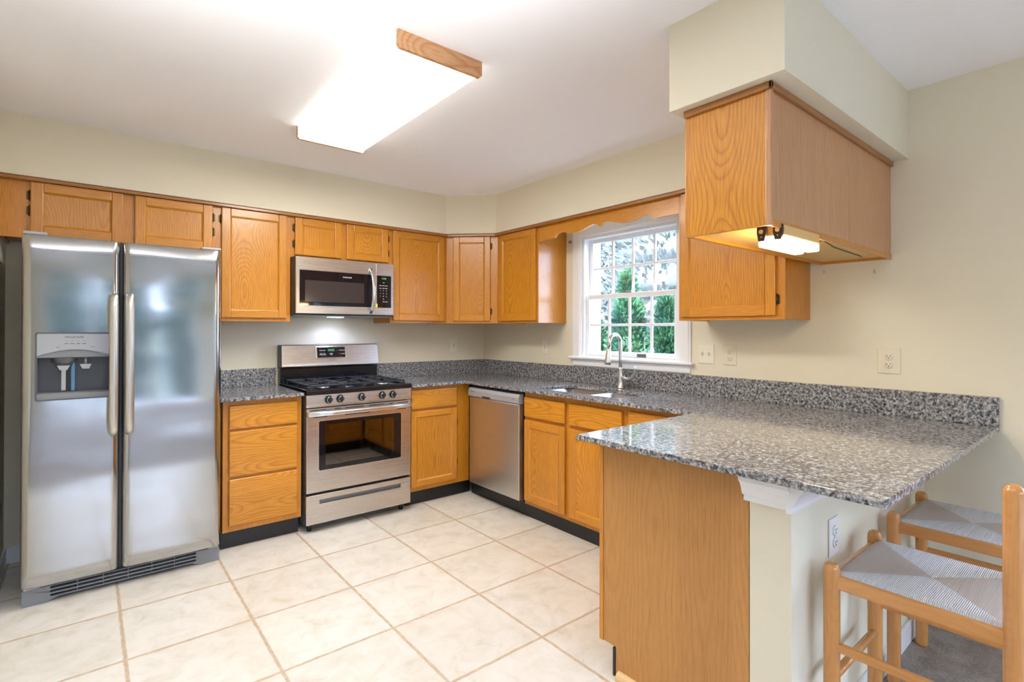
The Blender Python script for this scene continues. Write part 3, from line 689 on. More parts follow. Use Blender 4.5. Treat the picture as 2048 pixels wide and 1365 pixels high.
# burners and grates
for x, y, r in ((-.215, -.50, .045), (.215, -.50, .05), (-.215, -.22, .04), (.215, -.22, .045), (0, -.36, .055)):
    bo = M1(alu).lathe([(0, .918), (r, .918), (r, .928), (r*.85, .932), (0, .932)], (x, y, 0)).build('burner', None, rg)
    M1(iron).lathe([(0, .9321), (r*.8, .9321), (r*.82, .938), (r*.7, .941), (0, .941)], (x, y, 0)).build('burner_cap', None, bo)
def grate(x0, x1, cs):
    g_ = M1(iron); y0, y1, z = -.615, -.10, .954; t = .011
    for yy in (y0, y1): g_.box(x0, x1, yy-t/2, yy+t/2, z-.012, z, .003)
    for xx in (x0, x1): g_.box(xx-t/2, xx+t/2, y0, y1, z-.012, z, .003)
    for xx in (x0, x1):
        for yy in (y0, (y0+y1)/2, y1): g_.box(xx-t/2, xx+t/2, yy-t/2, yy+t/2, .918, z-.004, .002)
    for (cx, cy) in cs:
        for k in range(4):
            a = PI/2*k; dx, dy = math.cos(a), math.sin(a)
            ex = (x1 if dx > .5 else x0 if dx < -.5 else cx); 
            if abs(dx) > .5: g_.box(min(cx+dx*.03, ex), max(cx+dx*.03, ex), cy-t/2, cy+t/2, z-.012, z+.003, .003)
            else:
                lim = min([abs(cy-yy) for yy in (y0, y1, (y0+y1)/2) if (yy-cy)*dy > .02] or [.1]); ey = cy+dy*lim
                g_.box(cx-t/2, cx+t/2, min(cy+dy*.03, ey), max(cy+dy*.03, ey), z-.012, z+.003, .003)
    if len(cs) > 1: g_.box(x0, x1, (y0+y1)/2-t/2, (y0+y1)/2+t/2, z-.012, z, .003)
    return g_.build('grate', None, rg)
grate(-.335, -.118, ((-.215, -.50), (-.215, -.22))); grate(-.105, .105, ((0, -.36),)); grate(.118, .335, ((.215, -.50), (.215, -.22)))
# backguard
b = MB(); b.mat(blk); b.box(-RX, RX, -.078, -.012, .918, 1.034, .004); b.build('backguard_base', None, rg)
b = M1(st_x); b.prism([(-.012, 1.036), (-.100, 1.036), (-.110, 1.044), (-.108, 1.066), (-.080, 1.198), (-.072, 1.205), (-.012, 1.205)], 'x', -RX, RX); bgd = b.build('backguard', None, rg, bevel=.003)
M1(blk_pl).box(-RX-.004, -RX, -.105, -.012, 1.034, 1.203, .002).build('end_cap', None, bgd)
tl = math.atan2(.028, .132)
def onbg(x, z): return (x, -.108+(z-1.066)*.028/.132, z)
dT = lambda off: Matrix.Translation(onbg(-.005-.005, 1.143)) @ Matrix.Rotation(-tl, 4, 'X') @ Matrix.Translation((0, off, 0))
M1(chrome).box(-.118, .118, -.0035, .002, -.047, .047, .003, T=dT(0)).build('display_bezel', None, bgd)
M1(blk_glass).box(-.108, .108, -.006, .0, -.040, .040, .002, T=dT(0)).build('display', None, bgd)
M1(led_dim).box(-.026, .024, -.0068, -.005, .008, .026, T=dT(0)).build('clock', None, bgd)
def bgtext(s, size, x, z, m=ink_w, nm='button_print'):
    o = text(nm, s, size, (0, 0, 0), m, bgd, .0002)
    o.matrix_local = dT(0) @ Matrix.Translation((x, -.0064, z)) @ Matrix.Rotation(PI/2, 4, 'X'); return o
for s_, x, z, m in (('BAKE', -.08, .015, ink_w), ('BROIL', -.055, .015, ink_w), ('KEEP\nWARM', -.08, -.014, ink_w), ('SELF\nCLEAN', -.055, -.014, ink_w), ('COOK\nTIME', -.003, -.015, ink_w), ('+', .045, .014, ink_w), ('-', .045, -.014, ink_w), ('TIMER', .07, .014, ink_w), ('CLOCK', .093, .014, ink_w), ('STOP', .07, -.014, ink_r), ('START', .093, -.014, ink_w)):
    bgtext(s_, .0085, x, z, m)
o = bgtext('FRIGIDAIRE', .012, .005, -.058, grey_md, 'brand_print')
# oven door
WX0, WX1, WZa, WZb = -1.797+1.5035, -1.210+1.5035, .400, .722
T = Matrix.Translation((0, -.616, 0)) @ Matrix.Rotation(PI/2, 4, 'X')
b = M1(st_x); b.plate([(-RX+.002, .262), (RX-.002, .262), (RX-.002, .806), (-RX+.002, .806)], [rect(WX0, WX1, WZa, WZb, .012)], 0, .036, T=T)
od = b.build('oven_door', None, rg, bevel=.003)
b = M1(chrome); b.plate(rect(WX0-.006, WX1+.006, WZa-.006, WZb+.006, .014), [rect(WX0+.001, WX1-.001, WZa+.001, WZb-.001, .011)], .035, .0385, T=T); b.build('window_trim', None, od)
b = M1(blk_glass); b.plate(rect(WX0, WX1, WZa, WZb, .012), [rect(WX0+.045, WX1-.05, WZa+.03, WZb-.028, .01)], .028, .033, T=T); b.build('glass_border', None, od)
M1(oven_glass).box(WX0+.04, WX1-.045, -.647, -.645, WZa+.025, WZb-.02).build('oven_glass', None, od)
# cavity and rack
cav = mat('oven_enamel', (.16, .11, .085), .35)
b = M1(cav); b.box(-.30, -.292, -.60, -.12, .33, .76); b.box(.292, .30, -.60, -.12, .33, .76); b.box(-.30, .30, -.12, -.112, .33, .76); b.box(-.30, .30, -.60, -.12, .325, .333); b.box(-.30, .30, -.60, -.12, .757, .765); b.build('oven_cavity', None, rg)
b = M1(chrome)
for k in range(17): xx = -.28+k*.035; b.cyl((xx, -.585, .56), (xx, -.15, .56), .0022, n=6)
for yy in (-.585, -.37, -.15): b.cyl((-.285, yy, .557), (.285, yy, .557), .0035, n=8)
b.build('oven_rack', None, rg)
M1(alu).cyl((.262, -.598, .38), (.262, -.598, .70), .012, n=12).build('rack_side', None, rg)
hp = [(-.372, -.662, .773), (-.36, -.684, .773), (-.2, -.700, .774), (0, -.704, .775), (.2, -.700, .774), (.36, -.684, .773), (.372, -.662, .773)]
h = M1(chrome); h.tube(hp, .012, flat=(.014, .030)); h.box(-.371, -.352, -.682, -.650, .760, .786, .003); h.box(.352, .371, -.682, -.650, .760, .786, .003); h.build('handle', None, od)
for xa, xb in ((-.35, -.25), (-.19, -.15), (-.12, .01), (.05, .16), (.20, .23), (.27, .35)): M1(blk_pl).box(xa, xb, -.6535, -.651, .791, .796).build('vent_slot', None, od)
for xa, xb in ((-.33, -.24), (-.12, .06), (.26, .33)): M1(blk_pl).box(xa, xb, -.6535, -.651, .746, .751).build('vent_slot', None, od)
# drawer
b = M1(st_x); b.plate([(-RX+.001, .058), (RX-.001, .058), (RX-.001, .246), (-RX+.001, .246)], [rect(-.285, .292, .184, .210, .004)], 0, .036, T=T); sd = b.build('storage_drawer', None, rg, bevel=.003)
M1(grey_md).prism([(-.6165, .18), (-.6165, .214), (-.640, .214), (-.622, .18)], 'x', -.288, .295).build('drawer_pull', None, sd)
M1(blk_pl).box(-RX, RX, -.616, -.60, .245, .263).build('gap_seal', None, rg)

# ------------------------------------------------------------------ microwave
mw = thing('microwave', 'over-the-range stainless microwave below the short oak cabinet', 'microwave', (-1.507, 0, 1.418))
def mz(z): return z-1.418
MX = .3605
b = MB(); b.mat(blk_pl); b.box(-MX-.006, MX+.006, -.365, -.002, 0, .402, .002); b.mat(grey_md); b.box(-MX, MX, -.36, -.02, -.006, 0)
b.build('case', None, mw)
T = Matrix.Translation((0, -.366, 0)) @ Matrix.Rotation(PI/2, 4, 'X')
b = M1(st_x); b.plate([(-MX, mz(1.428)), (.2145, mz(1.428)), (.2145, mz(1.817)), (-MX, mz(1.817))], [rect(-.336, .185, mz(1.484), mz(1.726))], 0, .034, T=T); md = b.build('door', None, mw, bevel=.003)
b = M1(blk_glass); b.plate(rect(-.336, .185, mz(1.484), mz(1.726)), [rect(-.300, .127, mz(1.510), mz(1.659), .004)], .02, .033, T=T); b.build('door_glass', None, md)
M1(mesh_glass).box(-.301, .128, -.3975, -.386, mz(1.509), mz(1.660)).build('door_window', None, md)
text('brand_print', 'FRIGIDAIRE', .013, (-.003, -.3992, mz(1.693)), ink_w, md)
hp = []
for k in range(13):
    t_ = k/12; hp.append((.176, -.402-.052*math.sin(PI*t_)**.75, mz(1.440+.330*t_)))
M1(chrome).tube(hp, .012, flat=(.022, .014)).build('handle', None, md)
b = M1(st_x); b.plate([(.2165, mz(1.428)), (MX, mz(1.428)), (MX, mz(1.817)), (.2165, mz(1.817))], [rect(.224, .340, mz(1.484), mz(1.724), .004)], 0, .034, T=T); mp = b.build('control_panel', None, mw, bevel=.003)
M1(blk_glass).box(.223, .341, -.3985, -.38, mz(1.483), mz(1.725)).build('keypad', None, mp)
text('clock', '12:00', .017, (.281, -.3992, mz(1.703)), led, mp)
keys = [(s_, .253+.024*i, 1.612-.0215*j) for j, row in enumerate(('123', '456', '789')) for i, s_ in enumerate(row)]+[('0', .277, 1.5475)]
for s_, x, z in keys: text('key', s_, .011, (x, -.3992, mz(z)), ink_w, mp)
for z, ws in ((1.672, [(.272, .286)]), (1.650, [(.243, .262), (.267, .283), (.288, .311)]), (1.630, [(.245, .260), (.268, .284), (.288, .311)]), (1.528, [(.272, .286), (.291, .311)])):
    for a0, a1 in ws: M1(ink_w).box(a0, a1, -.3994, -.398, mz(z)-.0015, mz(z)+.0015).build('key_label', None, mp)
M1(sticker).box(.2150, .2285, -.4025, -.400, mz(1.484), mz(1.512)).build('sticker', None, mp)
M1(hoodlamp).box(-.05, .05, -.20, -.12, -.009, -.004).build('task_light', None, mw)
light('microwave_task_light', 'SPOT', (-1.507, -.17, 1.405), (-1.507, -.17, 0), 2.6, (.58, .66, 1))
l_ = bpy.data.objects['microwave_task_light']; l_.data.spot_size = math.radians(165); l_.data.spot_blend = .5; l_.data.shadow_soft_size = .06

# ------------------------------------------------------------------ refrigerator
fr = thing('refrigerator', 'stainless side-by-side refrigerator with ice and water dispenser', 'refrigerator', (-2.788, 0, 0))
def fx(x): return x+2.788
FXL, FXR, FXM = fx(-3.199), fx(-2.371), fx(-2.826)
M1(grey_dk).box(FXL+.006, FXR-.006, -.670, -.03, .02, 1.745, .004).build('case', None, fr)
def fdoor(x0, x1, name, hole=None):
    """door with softly bowed front and rounded vertical edges"""
    n = 28; prof = []
    r = .028
    for k in range(n+1):
        t = k/n; x = x0+(x1-x0)*t; d = min(x-x0, x1-x)
        e = 0 if d >= r else r-math.sqrt(max(r*r-(r-d)**2, 0))
        bow = .006*(1-((t-.5)*2)**2)
        prof.append((x, -.742-bow+e))
    bm = bmesh.new(); z0, z1 = .097, 1.762
    xs = sorted(set([p[0] for p in prof]+([hole[0], hole[1]] if hole else [])))
    def yat(x):
        t = (x-x0)/(x1-x0); d = min(x-x0, x1-x); e = 0 if d >= r else r-math.sqrt(max(r*r-(r-d)**2, 0)); return -.742-.006*(1-((t-.5)*2)**2)+e
    zs = [z0, z0+.006]+[z0+(z1-z0)*k/24 for k in range(1, 24)]+[z1-.006, z1]
    if hole: zs = sorted([z for z in zs if abs(z-hole[2]) > .01 and abs(z-hole[3]) > .01]+[hole[2], hole[3]])
    V_ = [[bm.verts.new((x, yat(x)+(.005 if j in (0, len(zs)-1) else 0), z)) for x in xs] for j, z in enumerate(zs)]
    for j in range(len(zs)-1):
        for i in range(len(xs)-1):
            if hole and xs[i] >= hole[0]-1e-6 and xs[i+1] <= hole[1]+1e-6 and zs[j] >= hole[2]-1e-6 and zs[j+1] <= hole[3]+1e-6: continue
            bm.faces.new((V_[j][i], V_[j][i+1], V_[j+1][i+1], V_[j+1][i]))
    yb = -.672
    bl = [bm.verts.new((xs[0], yb, z)) for z in zs]; br_ = [bm.verts.new((xs[-1], yb, z)) for z in zs]
    for j in range(len(zs)-1):
        bm.faces.new((bl[j], V_[j][0], V_[j+1][0], bl[j+1])); bm.faces.new((V_[j][-1], br_[j], br_[j+1], V_[j+1][-1]))
    bm.faces.new([bl[0]]+[br_[0]]+V_[0][::-1]); bm.faces.new([br_[-1], bl[-1]]+V_[-1])
    bmesh.ops.recalc_face_normals(bm, faces=bm.faces)
    mb = M1(st_fridge); mb.merge(bm, smooth=True); o = mb.build(name, None, fr)
    return o
HX0, HX1, HZ0, HZ1 = fx(-3.147), fx(-2.866), .978, 1.298
fl = fdoor(FXL, FXM-.004, 'freezer_door', (HX0, HX1, HZ0, HZ1))
fright = fdoor(FXM+.004, FXR, 'fridge_door')
M1(blk_pl).box(FXM-.006, FXM+.006, -.715, -.67, .097, 1.76).build('door_gasket', None, fr)
for x, d in ((FXM-.032, fl), (FXM+.032, fright)):
    hp = [(x, -.744, .800), (x, -.775, .796), (x, -.797, .812), (x, -.803, .86), (x, -.806, 1.14), (x, -.803, 1.43), (x, -.797, 1.472), (x, -.775, 1.486), (x, -.744, 1.482)]
    M1(st_h).tube(hp, .017, 20, rad=[.016, .017, .019, .0195, .0195, .0195, .019, .017, .016]).build('handle', None, d)
M1(grey_pl).box(FXL+.004, FXL+.09, -.735, -.60, 1.762, 1.778, .006).build('hinge_cover', None, fr); M1(grey_pl).box(FXR-.10, FXR-.004, -.735, -.60, 1.762, 1.776, .006).build('hinge_cover', None, fr)
# grille
T = Matrix.Translation((0, -.672, 0)) @ Matrix.Rotation(PI/2, 4, 'X')
gp = [(FXL+.004, .0), (FXL+.09, .0), (FXL+.14, .018), (FXR-.14, .018), (FXR-.09, .0), (FXR-.002, .0), (FXR-.002, .078), (FXL+.004, .078)]
holes = []
b = M1(grey_md); b.plate(gp, [rect(FXL+.105, FXR-.115, .024+.019*k, .035+.019*k, .005, 3) for k in range(3)], 0, .024, T=T); gr_ = b.build('base_grille', None, fr, bevel=.002)
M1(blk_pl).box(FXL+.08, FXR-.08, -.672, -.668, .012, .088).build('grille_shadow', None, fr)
b = M1(grey_md)
for k in range(1, 6): xx = FXL+.105+(FXR-FXL-.22)*k/6; b.box(xx-.002, xx+.002, -.692, -.68, .024, .074)
b.build('grille_ribs', None, fr)
M1(screw_m).box(FXL+.01, FXL+.07, -.71, -.66, .082, .092, .003).build('hinge_plate', None, fr); M1(screw_m).box(FXR-.06, FXR-.01, -.71, -.66, .082, .092, .003).build('hinge_plate', None, fr)
# dispenser
yf = -.7505
T = Matrix.Translation((0, -.745, 0)) @ Matrix.Rotation(PI/2, 4, 'X')
b = M1(grey_dk); b.plate(rect(HX0-.003, HX1+.003, HZ0-.003, HZ1+.003, .010), [rect(HX0+.004, HX1-.004, HZ0+.004, HZ1-.004, .008)], -.02, .008, T=T); dsp = b.build('dispenser_surround', None, fr)
arch = [(HX0+.004, HZ1-.004), (HX0+.004, 1.189)]+[(HX0+.004+(HX1-HX0-.008)*k/14, 1.189+.029*math.sin(PI*k/14)) for k in range(15)]+[(HX1-.004, HZ1-.004)]
b = M1(grey_pl); b.prism([(p[0], p[1]) for p in arch[:1]+arch[2:]], 'y', -.7515, -.72); b.build('dispenser_panel', None, fr)
lo_ = [(HX0+.004+(HX1-HX0-.008)*k/14, 1.189+.029*math.sin(PI*k/14)) for k in range(15)]
b = M1(grey_md); b.prism(lo_+[(HX1-.004, 1.180), (HX0+.004, 1.180)], 'y', -.746, -.70); b.build('dispenser_visor', None, fr)
b = M1(grey_dk); yb = -.66; b.box(HX0, HX1, yb, yb+.005, HZ0, HZ1); b.box(HX0-.002, HX0+.006, -.74, yb, HZ0, HZ1); b.box(HX1-.006, HX1+.002, -.74, yb, HZ0, HZ1); b.box(HX0, HX1, -.74, yb, 1.178, 1.184)
b.build('dispenser_recess', None, fr)
b = M1(grey_md); b.prism([(-.752, HZ0), (-.752, 1.004), (-.742, 1.010), (-.66, 1.010), (-.66, HZ0)], 'x', HX0+.003, HX1-.003); b.build('drip_tray', None, fr, bevel=.002)
b = M1(grey_dk); b.lathe([(.05, 1.178), (.047, 1.160), (.035, 1.148), (.030, 1.130), (0, 1.130)], (fx(-3.047), -.70, 0)); b.build('ice_chute', None, fr)
b = M1(grey_pl); b.prism([(fx(-3.072), 1.140), (fx(-3.024), 1.140), (fx(-3.034), 1.118), (fx(-3.062), 1.118)], 'y', -.742, -.735); b.box(fx(-3.056), fx(-3.04), -.735, -.728, 1.02, 1.13); b.build('ice_paddle', None, fr)
b = M1(grey_pl); b.prism([(fx(-2.988), 1.145), (fx(-2.944), 1.145), (fx(-2.952), 1.122), (fx(-2.978), 1.122)], 'y', -.742, -.735); b.cyl((fx(-2.966), -.72, 1.145), (fx(-2.966), -.72, 1.178), .006, n=12); b.build('water_paddle', None, fr)
M1(mat('dispenser_blue_tube', (.12, .26, .42), .3)).box(fx(-3.022), fx(-3.006), -.712, -.66, 1.012, 1.172, .004).build('recess_divider', None, fr)
text('brand_print', 'FRIGIDAIRE', .014, (fx(-3.008), -.7518, 1.277), ink_d, fr)
for k in range(4):
    M1(ink_d).box(fx(-3.040)+k*.022, fx(-3.035)+k*.022, -.7522, -.7512, 1.259, 1.2605).build('indicator_mark', None, fr)
    M1(ink_d).box(fx(-3.045)+k*.022, fx(-3.031)+k*.022, -.7522, -.7512, 1.245, 1.2475).build('button_print', None, fr)
M1(ink_d).box(fx(-3.075), fx(-3.062), -.7522, -.7512, 1.228, 1.2295).build('button_print', None, fr)
M1(ink_d).box(fx(-2.950), fx(-2.930), -.7522, -.7512, 1.228, 1.2295).build('button_print', None, fr)

# ------------------------------------------------------------------ ceiling light
cl = thing('ceiling_light', 'long fluorescent ceiling light with oak end boards', 'ceiling light', (-1.88, -1.69, ZC))
fxa, fxb = -.188, .188
for y0, y1 in ((-.605, -.588), (.588, .605)):
    M1(lightwood).prism([(fxa-.004, -.0005), (fxb+.004, -.0005), (fxb+.004, -.058), (fxb-.006, -.069), (fxa+.006, -.069), (fxa-.004, -.058)], 'y', y0, y1).build('end_board', None, cl)
pr_ = [(fxa, -.001), (fxa, -.045), (fxa+.006, -.056), (fxa+.02, -.062), (fxb-.02, -.062), (fxb-.006, -.056), (fxb, -.045), (fxb, -.001)]
M1(fluo_side).prism([(fxa, -.001), (fxa, -.054), (fxb, -.054), (fxb, -.001)], 'y', -.588, .588).build('diffuser_sides', None, cl)
M1(fluo).prism([(fxa+.001, -.0545), (fxa+.006, -.059), (fxa+.02, -.062), (fxb-.02, -.062), (fxb-.006, -.059), (fxb-.001, -.0545)], 'y', -.588, .588).build('diffuser', None, cl)
# under-cabinet lamp
ul = thing('under_cabinet_lamp', 'small lit fluorescent lamp under the peninsula wall cabinet', 'lamp', (-1.02, -3.245, 1.6695))
M1(mat('lamp_housing', (.74, .46, .17), .35)).box(-.15, .15, -.043, .043, -.036, 0, .004).build('housing', None, ul)
b = M1(lamp_acr); b.box(-.150, .150, -.043, .002, -.062, -.036, .006); b.box(-.150, .130, .002, .043, -.068, -.036, .006); b.build('diffuser', None, ul)
for yy in (-.028, .026):
    b = M1(dim_bronze); b.prism([(yy-.015, 0), (yy+.015, 0), (yy+.016, -.022), (yy+.010, -.050), (yy-.010, -.050), (yy-.016, -.022)], 'x', -.162, -.151); o = b.build('clip', None, ul)
    b = M1(screw_m); b.cyl((-.162, yy, -.018), (-.166, yy, -.018), .0075, n=14); b.cyl((-.162, yy, -.036), (-.164, yy, -.036), .0025, n=8); b.build('screw', None, o)
M1(blk_pl).tube([(.15, .0, -.022), (.20, .01, -.018), (.27, -.01, -.004), (.36, .005, -.0025), (.5, .03, -.0025), (.9, .05, -.0025)], .0022, 8).build('cord', None, ul)

# ------------------------------------------------------------------ outlets and switches
def plate(name, label, cat, loc, rz, w_, h_, m, kind, group='wall plates'):
    o = thing(name, label, cat, loc, rz, group)
    M1(m).box(-w_/2, w_/2, -.006, -.0002, -h_/2, h_/2, .003, 3).build('cover_plate', None, o)
    if kind == 'duplex':
        for s_ in (-1, 1):
            zc = s_*.0195
            b = M1(m); b.lathe([(0, 0), (.0165, 0), (.0165, .003), (.015, .0042), (0, .0042)], n=24, T=Matrix.Translation((0, -.0058, zc)) @ Matrix.Rotation(PI/2, 4, 'X')); rr = b.build('receptacle', None, o)
            b = M1(slot_m); b.box(-.0075, -.0052, -.0107, -.0095, zc, zc+.008); b.box(.0052, .0075, -.0107, -.0095, zc+.001, zc+.007); b.cyl((0, -.0095, zc-.0065), (0, -.0107, zc-.0065), .0026, n=10); b.build('slots', None, rr)
        M1(screw_m).cyl((0, -.005, 0), (0, -.0068, 0), .003, n=10).build('screw', None, o)
    elif kind == 'gfci':
        M1(m).box(-.0165, .0165, -.0095, -.005, -.033, .033, .0015).build('receptacle', None, o)
        b = M1(slot_m); b.box(-.006, -.004, -.0105, -.009, .012, .020); b.box(.004, .006, -.0105, -.009, .012, .020); b.box(-.006, -.004, -.0105, -.009, -.020, -.012); b.box(.004, .006, -.0105, -.009, -.020, -.012); b.box(-.007, .007, -.0108, -.009, -.003, .003); b.build('slots', None, o)
    else:
        for xx in (-.023, .023):
            b = M1(plate_b); b.box(xx-.0045, xx+.0045, -.018, -.005, -.006, .012, .002, T=None); b.build('toggle', None, o)
            M1(screw_m).cyl((xx, -.005, .03), (xx, -.0068, .03), .0025, n=8).build('screw', None, o)
    return o
plate('power_outlet', 'small ivory outlet on the range wall near the corner', 'outlet', (-.346, 0, 1.175), 0, .070, .114, plate_m, 'gfci')
plate('power_outlet', 'small ivory outlet on the window wall, left of the window', 'outlet', (0, -.875, 1.174), RB, .072, .114, plate_m, 'gfci')
plate('light_switch', 'ivory double light switch just right of the window', 'switch', (0, -2.3285, 1.170), RB, .108, .118, plate_m, 'switch')
plate('power_outlet', 'cream duplex outlet beside the double light switch', 'outlet', (0, -2.483, 1.171), RB, .082, .122, plate_b, 'duplex')
plate('power_outlet', 'large cream duplex outlet standing alone above the peninsula backsplash', 'outlet', (0, -3.273, 1.172), RB, .092, .122, plate_b, 'duplex')
plate('power_outlet', 'white duplex outlet low on the half wall under the bar overhang', 'outlet', (-1.092, -3.4052, .652), 0, .076, .120, plate_w, 'duplex')
g = 'leftover wall anchors'
for y, z, s_ in ((-2.992, 1.623, 'left'), (-3.217, 1.606, 'right')):
    b = M1(patch_m); b.lathe([(.007, 0), (.006, .003), (.002, .004), (0, .004)], n=12, T=Matrix.Translation((-.0002, y, z)) @ Matrix.Rotation(-PI/2, 4, 'Y'))
    b.box(-.006, 0, y-.002, y+.002, z-.012, z-.004)
    tag(b.build('wall_anchor'), s_+' one of two tiny wall anchors below the peninsula cabinet', 'wall anchor', g)

# ------------------------------------------------------------------ bar stools
def stool(label, cx, cy, group='woven-seat bar stools'):
    o = thing('bar_stool', label, 'stool', (cx, cy, .004), 0, group)
    W, D, r = .190, .1925, .0215
    for sx in (-1, 1):
        # front legs (towards the half wall, +y), back posts (-y)
        b = M1(beech); b.lathe([(0, 0), (r*.9, 0), (r, .01), (r, .612), (r*.98, .622), (r*.8, .632), (r*.45, .638), (0, .640)], (sx*W, D, 0)); b.build('leg', None, o)
        b = M1(beech); b.lathe([(0, 0), (r*.9, 0), (r, .01), (r, .925), (r*.98, .935), (r*.8, .945), (r*.45, .951), (0, .953)], (sx*W, -D, 0)); b.build('back_post', None, o)
    for sx in (-1, 1):
        M1(beech_x).box(sx*W-.011, sx*W+.011, -D+.01, D-.01, .566, .606, .006).build('seat_rail', None, o)
        M1(beech_x).box(sx*W-.009, sx*W+.009, -D+.01, D-.01, .386, .412, .005).build('side_stretcher', None, o)
    for sy in (-1, 1):
        b = M1(beech); b.box(-W+.01, W-.01, sy*D-.010, sy*D+.010, .572, .604, .006); b.build('seat_rail', None, o)
        b = M1(beech); b.cyl((-W+.01, sy*D, .300), (W-.01, sy*D, .300), .0125, n=16); b.build('foot_rung', None, o)
    for z in (.74, .86):
        b = M1(beech); n = 10; pp = [(-W+.01+(2*W-.02)*k/n, -D-.016*math.sin(PI*k/n)) for k in range(n+1)]
        poly = [(x, y-.007) for x, y in pp]+[(x, y+.007) for x, y in pp[::-1]]
        b.prism(poly, 'z', z-.03, z+.03); b.build('back_slat', None, o, bevel=.003)
    # woven seat: four triangles meeting in the middle
    w_, d_ = W+.004, D-.002
    zc, ze = .606, .613
    N = 12
    def tri(a, b_, m, nm):
        q = M1(m); bm = bmesh.new(); rows = []
        for i in range(N+1):
            t = i/N; row = []
            for j in range(i+1):
                s_ = j/i if i else 0
                x = (a[0]+(b_[0]-a[0])*s_)*t; y = (a[1]+(b_[1]-a[1])*s_)*t
                row.append(bm.verts.new((x, y, zc+(ze-zc)*t**.8-(0.012 if i == N else 0)+(.0015 if 0 < i < N else 0))))
            rows.append(row)
        for i in range(N):
            for j in range(i+1):
                bm.faces.new((rows[i][j], rows[i+1][j], rows[i+1][j+1]))
                if j < i: bm.faces.new((rows[i][j], rows[i+1][j+1], rows[i][j+1]))
        bmesh.ops.recalc_face_normals(bm, faces=bm.faces)
        q.merge(bm, smooth=True); return q
    m_ = MB()
    seat = MB()
    for a, b_, mm in (((-w_, d_), (w_, d_), weave_dim), ((w_, -d_), (-w_, -d_), weave_dim), ((w_, d_), (w_, -d_), weave_bright), ((-w_, -d_), (-w_, d_), weave_bright)):
        q = tri(a, b_, mm, 'x'); me = bpy.data.meshes.new('t'); q.bm.to_mesh(me); q.bm.free()
        if mm not in seat.mats: seat.mats.append(mm)
        k0 = len(seat.bm.faces); seat.bm.from_mesh(me); seat.bm.faces.ensure_lookup_table()
        for f in list(seat.bm.faces)[k0:]: f.material_index = seat.mats.index(mm)
    seat.mat(weave_bright); seat.box(-w_+.014, w_-.014, -d_+.014, d_-.014, .585, .598)
    seat.build('woven_seat', None, o)
    return o
stool('beech bar stool with woven cord seat, the nearer one', -1.090, -3.66)
stool('beech bar stool with woven cord seat, the farther one beside the right wall', -.445, -3.645)

# ------------------------------------------------------------------ outdoors
struct(M1(lawn_m).box(-30, 40, -30, 30, -.9, -.45).build('trim_lawn_ground')).name = 'lawn'
bpy.data.objects['lawn']['kind'] = 'structure'
def leafmat(name, c0, c1):
    m = mat(name, c0, .6); t = NT(m)
    n1 = t.val(t.n('ShaderNodeTexNoise'), Scale=2.2, Detail=5.0); t.l(t.coords(), n1.inputs['Vector'])
    t.l(t.ramp(n1.outputs['Fac'], [(.35, c0), (.65, c1)]), t.b.inputs['Base Color']); return m
lf_thuja = leafmat('arborvitae_leaves', (.012, .065, .055), (.075, .19, .075))
lf_garden = leafmat('garden_leaves', (.055, .10, .085), (.12, .17, .15))
lf_far = leafmat('far_tree_leaves', (.13, .17, .155), (.19, .18, .178))
lf_white = leafmat('dry_seedheads', (.11, .10, .11), (.18, .17, .18))
bark = mat('bark', (.16, .11, .08), .9)
def foliage(b, blobs, n, size, lift=.5):
    for k in range(n):
        cx, cy, cz, rx, ry, rz_ = random.choice(blobs)
        u_ = random.uniform(-1, 1); a = random.uniform(0, 2*PI); q = math.sqrt(1-u_*u_); rr = random.uniform(.72, 1.05)
        p = Vector((cx+rx*q*math.cos(a)*rr, cy+ry*q*math.sin(a)*rr, cz+rz_*u_*rr))
        d = Vector((q*math.cos(a), q*math.sin(a), lift+random.uniform(-.3, .6))).normalized()
        s_ = Vector((random.gauss(0, 1), random.gauss(0, 1), random.gauss(0, 1))).cross(d).normalized()
        l_, w_ = size*random.uniform(.7, 1.4), size*random.uniform(.18, .35)
        b.quad([p-s_*w_*.3, p+d*l_*.5-s_*w_, p+d*l_, p+d*l_*.5+s_*w_])
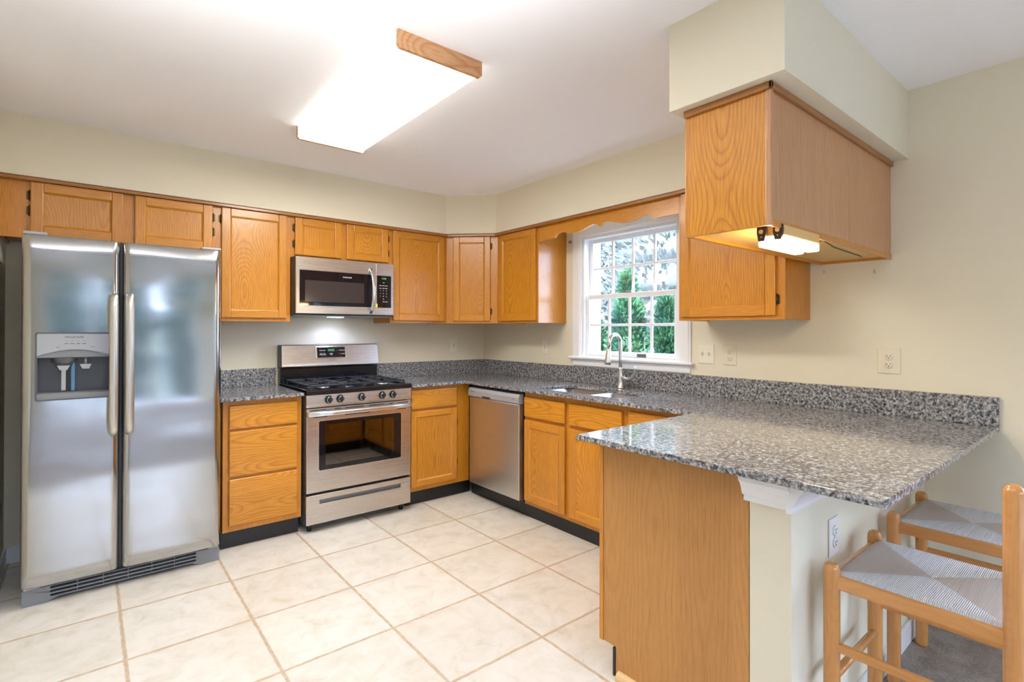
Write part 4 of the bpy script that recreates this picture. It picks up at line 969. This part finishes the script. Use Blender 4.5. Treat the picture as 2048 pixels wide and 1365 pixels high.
def shrub(label, name, cat, x, y, h, r, m, n, size, group=None, cone=True):
    o = thing(name, label, cat, (x, y, -.45), 0, group)
    M1(bark).cyl((0, 0, 0), (0, 0, h*.6), r*.09, r*.04, n=10).build('trunk', None, o)
    bl = []
    for k in range(7):
        t = k/6; rr = r*(1-t**1.6*.8 if cone else math.sin(PI*(.2+.7*t)))
        bl.append((random.uniform(-.06, .06)*r, random.uniform(-.06, .06)*r, h*(.1+.85*t), rr, rr, h*.14))
    b = M1(m); foliage(b, bl, n, size)
    for (cx, cy, cz, rx, ry, rz_) in bl: b.lathe([(0, -rz_*.75), (rx*.55, -rz_*.5), (rx*.72, 0), (rx*.5, rz_*.5), (0, rz_*.75)], (cx, cy, cz), n=10)
    b.build('foliage', None, o); return o
g = 'bushes seen through the kitchen window'
shrub('tallest pointed arborvitae outside the window, its tip above the meeting rail', 'arborvitae', 'shrub', 2.6, .30, 2.33, .44, lf_thuja, 9000, .075, g)
shrub('mid-height arborvitae outside the window, right of the tallest one', 'arborvitae', 'shrub', 2.6, -.30, 2.02, .43, lf_thuja, 9000, .075, g)
shrub('low arborvitae outside the window, left of the tallest one', 'arborvitae', 'shrub', 2.65, .88, 1.72, .38, lf_thuja, 7000, .075, g)
shrub('arborvitae outside the window, mostly hidden behind the right wall cabinet', 'arborvitae', 'shrub', 2.6, -.92, 2.10, .42, lf_thuja, 7000, .075, g)
shrub('pale wispy plant in front of the arborvitae row', 'seedhead_plant', 'plant', 1.62, -.74, 1.45, .24, lf_white, 420, .07, None, False)
g = 'pale trees far beyond the kitchen window'
spots = [(13, 17.5, 10, 3.0, 'far left'), (14.5, 12, 11, 3.0, 'left edge'), (15, 6.2, 11, 3.0, 'upper left'), (15.5, .6, 11, 3.0, 'middle'), (15.5, -5, 11, 3.0, 'right'), (9.5, 9.2, 6.5, 2.2, 'nearer, left'), (10, 4.4, 6.0, 2.3, 'nearer, middle'), (10.5, -.6, 6.5, 2.4, 'nearer, right')]
for x, y, h, r, wh in spots:
    shrub('pale leafy tree behind the window, '+wh, 'tree', 'tree', x, y, h, r, lf_far, 9000, .20, g, False)
patio_m = noise_mat('patio_concrete', (.09, .09, .098), (.115, .115, .127), 30)
p_ = M1(patio_m).box(-8, 4, -11.5, -7.12, -.45, -.10).build('patio'); p_['kind'] = 'structure'
# hedge and trees on the patio side (seen only in reflections)
for k, (x, y) in enumerate(((-7.6, -15), (-3.8, -15.4), (0, -15), (3.8, -15.4), (7.6, -15), (-11.4, -15.4))):
    shrub('broad green tree across the back garden, number %s from the left' % ['two', 'three', 'four', 'five', 'six', 'one'][k], 'garden_tree', 'tree', x, y, 3.7, 1.9, lf_garden, 1600, .5, 'garden trees beyond the patio door', False)
